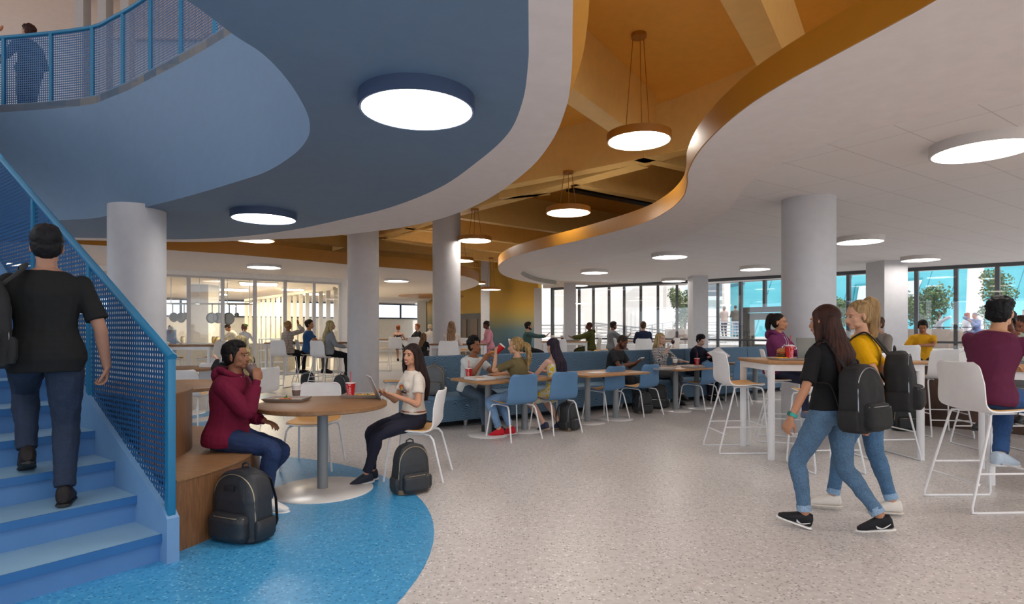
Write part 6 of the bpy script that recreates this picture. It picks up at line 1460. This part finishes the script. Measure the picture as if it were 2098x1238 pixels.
# ================================================================ KITCHEN
KD = 20.6
kc = thing('kitchen_counter', 'long steel kitchen counter behind the glass', 'counter', (-10.15, KD, 0), .0)
MB().box((0, 0, .44), (4.8, .7, .88)).build('body', mat('kitchen_body', 'CFC8BA', .5), kc, False); MB().box((0, 0, .9), (4.9, .78, .04)).build('worktop', mat('kitchen_steel', 'A8A8A4', .3, .9), kc, False)
sh = thing('kitchen_shelf', 'steel rack shelf with trays right of the green bin behind the glass', 'shelf', (XatY(560, 19.5), 19.5, 0), .2); m = MB()
for sx_ in (-1, 1):
    for sy_ in (-1, 1): m = MB(); m.cyl((sx_*.4, sy_*.2, 0), (sx_*.4, sy_*.2, 1.1), .02, n=8); m.build('leg', STEEL, sh)
for z_ in (.3, .7, 1.08): MB().box((0, 0, z_), (.84, .44, .03)).build('shelf_board', STEEL, sh, False)
b_ = thing('bin', 'green crate under the kitchen counter', 'crate', (XatY(451, 19.4), 19.4, 0)); MB().lathe([(.18, .35), (.22, .85), (.20, .85), (.17, .37)], n=4).build('crate', mat('crate_green', '7E9C50', .6), b_)
for i, (px, c) in enumerate(((438, 'C8A868'), (446, 'D8C49A'), (472, 'C0A070'), (482, 'D4C09A'), (340, 'B8A890'), (374, 'C8C0B0'))):
    lab = ('brass jar at the left end of the kitchen counter', 'pale jar second on the kitchen counter', 'tan jar before the beret cook', 'cream jar right of the tan one before the beret cook', 'small jar beside the blue apron cook', 'pale jar by the kitchen square column')[i]
    j = thing('jar', lab, 'jar', (XatY(px, KD-.1), KD-.1, .92), 0, 'kitchen jars'); MB().lathe([(.06, 0), (.07, .02), (.07, .17), (.05, .2)], n=18).build('glass', mat('jar_'+c, c, .3), j); MB().lathe([(.055, .2), (.055, .225)], n=18).build('lid', mat('jar_lid', '6E6252', .4), j)
pr = thing('pot_rack', 'hanging steel pot rack behind the kitchen glass', 'rack', (XatY(430, 18.4), 18.4, 2.2), .12)
for y_ in (-.35, .35): MB().cyl((-1.3, y_, 0), (1.3, y_, 0), .015, n=8).build('rail', STEEL, pr)
for x_ in (-1.3, -.45, .4, 1.3):
    MB().cyl((x_, -.35, 0), (x_, .35, 0), .012, n=8).build('crossbar', STEEL, pr)
    for y_ in (-.35, .35): MB().cyl((x_, y_, 0), (x_, y_, .84), .012, n=8).build('hanger', STEEL, pr)
for i, (px, ed, r, lab) in enumerate(((358, 1, .15, 'pan hanging edge on, leftmost on the pot rack'), (372, 1, .16, 'pan hanging edge on, second from the left on the pot rack'), (380, 1, .11, 'small pot hanging right of the two edge on pans'), (434, 0, .17, 'round pan just right of the square column'), (447, 0, .17, 'round pan hanging in the middle of the pot rack'), (467, 0, .19, 'largest round pan at the right of the pot rack'), (480, 1, .07, 'ladle hanging at the right end of the pot rack'))):
    q = thing('frying_pan', lab, 'pan', (XatY(px, 18.05), 18.4-.347+(XatY(px, 18.05)-XatY(430, 18.4)-.04)*.1206, 2.2), 0, 'pans on the rack'); R_ = Matrix.Rotation(math.pi/2, 3, 'X') if not ed else Matrix.Rotation(1.2, 3, 'Z') @ Matrix.Rotation(math.pi/2, 3, 'X')
    PM = mat('pan_grey', '8A8680', .35, .6); MB().lathe([(.001, 0), (r*.85, 0), (r, .05), (r*.98, .05), (r*.83, .008), (.001, .008)], (0, 0, -.28-r), 28, R_, cap=False).build('pan_body', PM, q); MB().box((0, 0, -.14), (.03, .012, .30)).build('handle', PM, q, False)
# ================================================================ TERRACE
TER = mat('terrace_stone', 'D9D7D6', .7); WBLD = mat('white_building', 'F2F0EE', .8); ALU = mat('railing_alu', 'C2C4C8', .35, .5)
edge = [W0+Vector((.3, 1.3)), W1+Vector((1.0, 1.2)), W2+Vector((1.3, .8)), W3+Vector((1.3, .8))]
struct('floor_terrace', MB().prism(edge+[(60, 12), (60, 70), (-2, 70)], 0, .75), TER, False)
struct('ground', MB().prism([(-40, 26.5), (1, 26.3), (8, 24.5), (18, 13), (70, 5), (70, 90), (-60, 90)], -.2, -.01), TER, False)
t = thing('white_building', 'plain white building facade behind the left windows', 'building', (0, 0, 0)); MB().box((5.2, 38, 5), (11.5, 2, 10)).build('facade', WBLD, t, False)
for px, D, w_ in ((1375, 32, .7), (1488, 34.5, .35)):
    t = thing('pillar', 'white outdoor pillar left of the dark door' if px > 1400 else 'broad white outdoor pillar right of the plain white facade', 'pillar', (XatY(px, D), D, 0)); MB().box((0, 0, 4), (w_, w_, 8)).build('shaft', WBLD, t, False)
t = thing('footbridge', 'white bridge slab high outside behind the navy coat woman', 'bridge', (XatY(1440, 40), 40, 0)); MB().box((2, 0, 3.1), (14, 1, .55)).build('deck', WBLD, t, False); MB().box((1.2, -.2, 4.3), (3, .6, 1.3)).build('grey_panel', mat('panel_grey', 'A9A9B2', .6), t, False)
TEAL = NT('teal_cladding', .5); sp4 = TEAL.n('ShaderNodeSeparateXYZ'); TEAL.l(TEAL.mapping(), sp4.inputs[0]); u_ = TEAL.math('ADD', TEAL.math('MULTIPLY', sp4.outputs[0], .62), TEAL.math('MULTIPLY', sp4.outputs[2], -.2))
ln = TEAL.math('LESS_THAN', TEAL.math('FRACT', u_), .035); nz = TEAL.n('ShaderNodeTexNoise', i_Scale=.5); TEAL.l(TEAL.mapping(), nz.inputs['Vector']); TEAL.col(TEAL.mix(ln, TEAL.ramp(nz.outputs['Fac'], [(.3, '4FB9CC'), (.7, '66CAD8')]), '1F7E96')); TEAL = TEAL.m
t = thing('teal_building', 'turquoise building with slanting panel seams behind the right windows', 'building', (0, 0, 0)); D0 = 36
def teal_poly(pts, name, m_, y0, th):
    V = [(XatY(px, D0), y0, ZatY(py, D0)) for px, py in pts]; n = len(V); V2 = [(a_, y0+th, c_) for a_, b__, c_ in V]
    MB().add(V+V2, [tuple(range(n)), tuple(range(2*n-1, n-1, -1))]+[(i, (i+1) % n, (i+1) % n+n, i+n) for i in range(n)]).build(name, m_, t, False)
teal_poly([(1519, 720), (1535, 380), (1990, 380), (1975, 720)], 'cladding', TEAL, D0, 3); teal_poly([(2022, 720), (2022, 380), (2600, 380), (2600, 720)], 'cladding', TEAL, D0+1, 3); teal_poly([(1970, 720), (1970, 380), (2030, 380), (2030, 720)], 'white_wing', WBLD, D0+.5, 3)
TLD = mat('teal_dark', '2E9AAC', .5)
for pts in ([(1748, 640), (1757, 588), (1786, 585), (1777, 638)], [(1830, 668), (1838, 578), (1886, 574), (1878, 592), (1850, 660)]):
    teal_poly([(pts[0][0]-6, pts[0][1]+4)]+[(pts[1][0]-5, pts[1][1]-5)]+[(pts[2][0]+3, pts[2][1]-5)]+[(pts[3][0]+3, pts[3][1]+3)]+([pts[4]] if len(pts) > 4 else []), 'window_reveal', TLD, D0-.12, .1); teal_poly(pts, 'window_opening', mat('pale_glass', 'DDE6E8', .3), D0-.16, .06)
def railing(label, a, b, z0, z1, n=6, posts=6):
    t = thing('terrace_railing', label, 'railing', (0, 0, 0), 0, 'terrace railings'); a = Vector(a); b = Vector(b)
    for i in range(n): zz = (i+.7)/n; MB().cyl(a+Vector((0, 0, z0*zz)), b+Vector((0, 0, z1*zz)), .022 if i < n-1 else .035, n=6).build('rail', ALU, t)
    for i in range(posts+1): p = a.lerp(b, i/posts); hh = z0+(z1-z0)*i/posts; MB().box((p.x, p.y, p.z+hh/2), (.05, .05, hh)).build('post', ALU, t, False)
railing('level metal railing outside the leftmost windows', (XatY(1108, 28), 28, .6), (XatY(1245, 28.5), 28.5, .6), 1.05, 1.05)
railing('metal ramp railing rising to the right outside the middle windows', (XatY(1225, 29), 29, .2), (XatY(1400, 30), 30, .95), 1.0, 1.0, 7, 8)
railing('second ramp railing falling to the right outside the middle windows', (XatY(1215, 27.5), 27.5, .75), (XatY(1520, 27.8), 27.8, .0), 1.0, 1.0, 7, 9)
railing('terrace railing in front of the two standing people', (XatY(1385, 29.6), 29.6, .75), (XatY(1530, 29.6), 29.6, .75), 1.05, 1.05, 7, 5)
railing('tall dark topped railing behind the two standing people', (XatY(1395, 32.7), 32.7, .98), (XatY(1528, 32.7), 32.7, .98), 1.25, 1.25, 3, 5)
LEAF = NT('leaf_green', .7); nz = LEAF.n('ShaderNodeTexNoise', i_Scale=6.0); LEAF.l(LEAF.mapping(), nz.inputs['Vector']); LEAF.col(LEAF.ramp(nz.outputs['Fac'], [(.3, '3F5A34'), (.7, '7E9A62')])); LEAF = LEAF.m
def tree(label, px, D, z, r, h, seed, planter=True):
    t = thing('potted_tree', label, 'tree', (XatY(px, D), D, z), 0, 'potted trees'); rnd = random.Random(seed); m = MB(); ph = .75 if planter else 0
    if planter: MB().box((0, 0, .33), (r*2.0, r*1.6, .66), bev=.02).build('planter', mat('planter_brown', '8A7C72', .7), t)
    MB().tube([(0, 0, ph-.2), (.05, 0, ph+h*.3), (-.05, .05, ph+h*.6)], .06, n=8).build('trunk', mat('bark', '6A5848', .8), t)
    bl_ = [(rnd.uniform(-1, 1)*r*.62, rnd.uniform(-1, 1)*r*.5, ph+h*.42+rnd.uniform(-1, 1)*h*.4, rnd.uniform(.25, .5)*r) for _ in range(22)]; V = []; F = []
    for bx, by, bz, br in bl_:
        for _ in range(130):
            v = Vector((rnd.gauss(0, 1), rnd.gauss(0, 1), rnd.gauss(0, 1))).normalized()*br*rnd.uniform(.7, 1.08); c = Vector((bx, by, max(bz, ph+.1)))+v; a = Vector((rnd.gauss(0, 1), rnd.gauss(0, 1), rnd.gauss(0, 1))).normalized()*.055; b2 = v.cross(a).normalized()*.035
            o = len(V); V += [c-a, c+b2, c+a, c-b2]; F.append((o, o+1, o+2, o+3))
    m.add(V, F).build('foliage', LEAF, t, False)
tree('bushy tree outside between the plaid shirt and navy coat women', 1403, 26.5, .75, .75, 1.9, 1); tree('big round bush in a brown planter behind the boy in yellow', 1884, 20.6, .75, .95, 1.45, 2); tree('small tree left of the blonde walking girl face outside', 1716, 27, .75, .7, 1.4, 3)
tree('tree with sparse branches behind the head of the maroon tee man', 2042, 24, .75, .7, 2.6, 4); tree('small bush outside right of the blonde girl neck', 1796, 26, .75, .55, 1.2, 5)
person('person in a pale jacket standing on the terrace, left of two', XatY(1484, 31), 31, 100, h=1.66, vox=.016, z=.98, skinc='C08A6C', pose=dict(LH=(-.1, .3, 1.1), RH=(.1, .3, 1.1)), top=('blazer', 'B8A8A4', -.05), legs=('trousers', '4A4E5C', .93), shoes=('333333', '333333'), hair=('short', '8A8A8C'), face_detail=False)
person('person in a dark jacket standing on the terrace, right of two', XatY(1507, 31), 31, 85, h=1.72, vox=.016, z=.98, skinc='C08A6C', pose=dict(LH=(-.1, .3, 1.2), RH=(.1, .3, 1.2)), top=('blazer', '5A5652', -.05), legs=('trousers', '7488A8', .93), shoes=('333333', '333333'), hair=('buzz', '3A3A3E'), face_detail=False)
t = thing('landing', 'raised white terrace landing under the two standing people', 'platform', (XatY(1500, 31), 31.5, .75)); MB().box((0, 0, .115), (5, 3, .23)).build('slab', TER, t, False)
def outdoor_table(label, px, D):
    t = thing('terrace_table', label, 'table', (XatY(px, D), D, .75), 0, 'terrace tables'); MB().lathe([(.42, .71), (.42, .74)], n=28).build('tabletop', mat('table_black', '4A4E58', .5), t); MB().cyl((0, 0, 0), (0, 0, .71), .03).build('post', mat('table_black', '4A4E58', .5), t); MB().lathe([(.25, 0), (.25, .02)], n=24).build('base_plate', mat('table_black', '4A4E58', .5), t)
def outdoor_chair(label, px, D, f):
    t = thing('terrace_chair', label, 'chair', (XatY(px, D), D, .75), D2R(f-90), 'terrace chairs'); MB().box((0, 0, .45), (.42, .42, .03), bev=.01).build('seat', ALU, t)
    for sx_ in (-1, 1):
        MB().tube([(sx_*.2, .2, 0), (sx_*.19, .19, .45)], .014, n=8).build('leg', ALU, t); MB().tube([(sx_*.2, -.24, 0), (sx_*.19, -.2, .45), (sx_*.19, -.24, .85)], .014, n=8).build('leg', ALU, t)
    MB().tube([(-.19, -.24, .85), (.19, -.24, .85)], .014, n=8).build('back_rail', ALU, t); MB().tube([(-.19, -.22, .65), (.19, -.22, .65)], .012, n=8).build('back_rail', ALU, t)
outdoor_table('dark terrace table before the person on the phone', 1933, 21.5); outdoor_table('dark terrace table left of the red haired terrace guest', 1968, 22.5); outdoor_table('pale terrace table at the right picture edge', 2076, 20)
outdoor_chair('metal terrace chair under the dark terrace table, in front', 1948, 20.6, 100); outdoor_chair('metal terrace chair of the terrace guest in the blue shirt', 1999, 22.3, 190); outdoor_chair('metal terrace chair left of two at the right edge', 2058, 18.6, 0); outdoor_chair('metal terrace chair right of two at the right edge', 2092, 18.8, 200)
tp_ = lambda **k: sit(.45, lean=(0, 8), LH=(-.1, .3, .95), RH=(.1, .25, 1.1), **k)
for px, D, f, lab, tc_, hc, hs_ in ((1921, 22, 10, 'person in a white shirt on the phone at a terrace table', 'D8DCE8', '7A6A70', 'short'), (1979, 23, 0, 'red haired terrace guest facing right', 'D8D4DC', '8E3A1E', 'short'), (2000, 22.2, 185, 'terrace guest in a blue shirt facing left', '7080B0', '6E6E78', 'buzz'), (2104, 19.3, 190, 'white clad terrace guest at the right picture edge', 'E4E2E4', '5A4A40', 'short'), (1792, 24, 180, 'dark haired terrace guest above the blonde girl shoulder', '8A9A88', '17120F', 'short')):
    person(lab, XatY(px, D), D, f, h=1.66, vox=.015, z=.75, skinc='B87A5C', pose=tp_(), top=('shirt', tc_, -.05), legs=('trousers', '4E5C84', .93), shoes=('333333', '333333'), hair=(hs_, hc), face_detail=False)
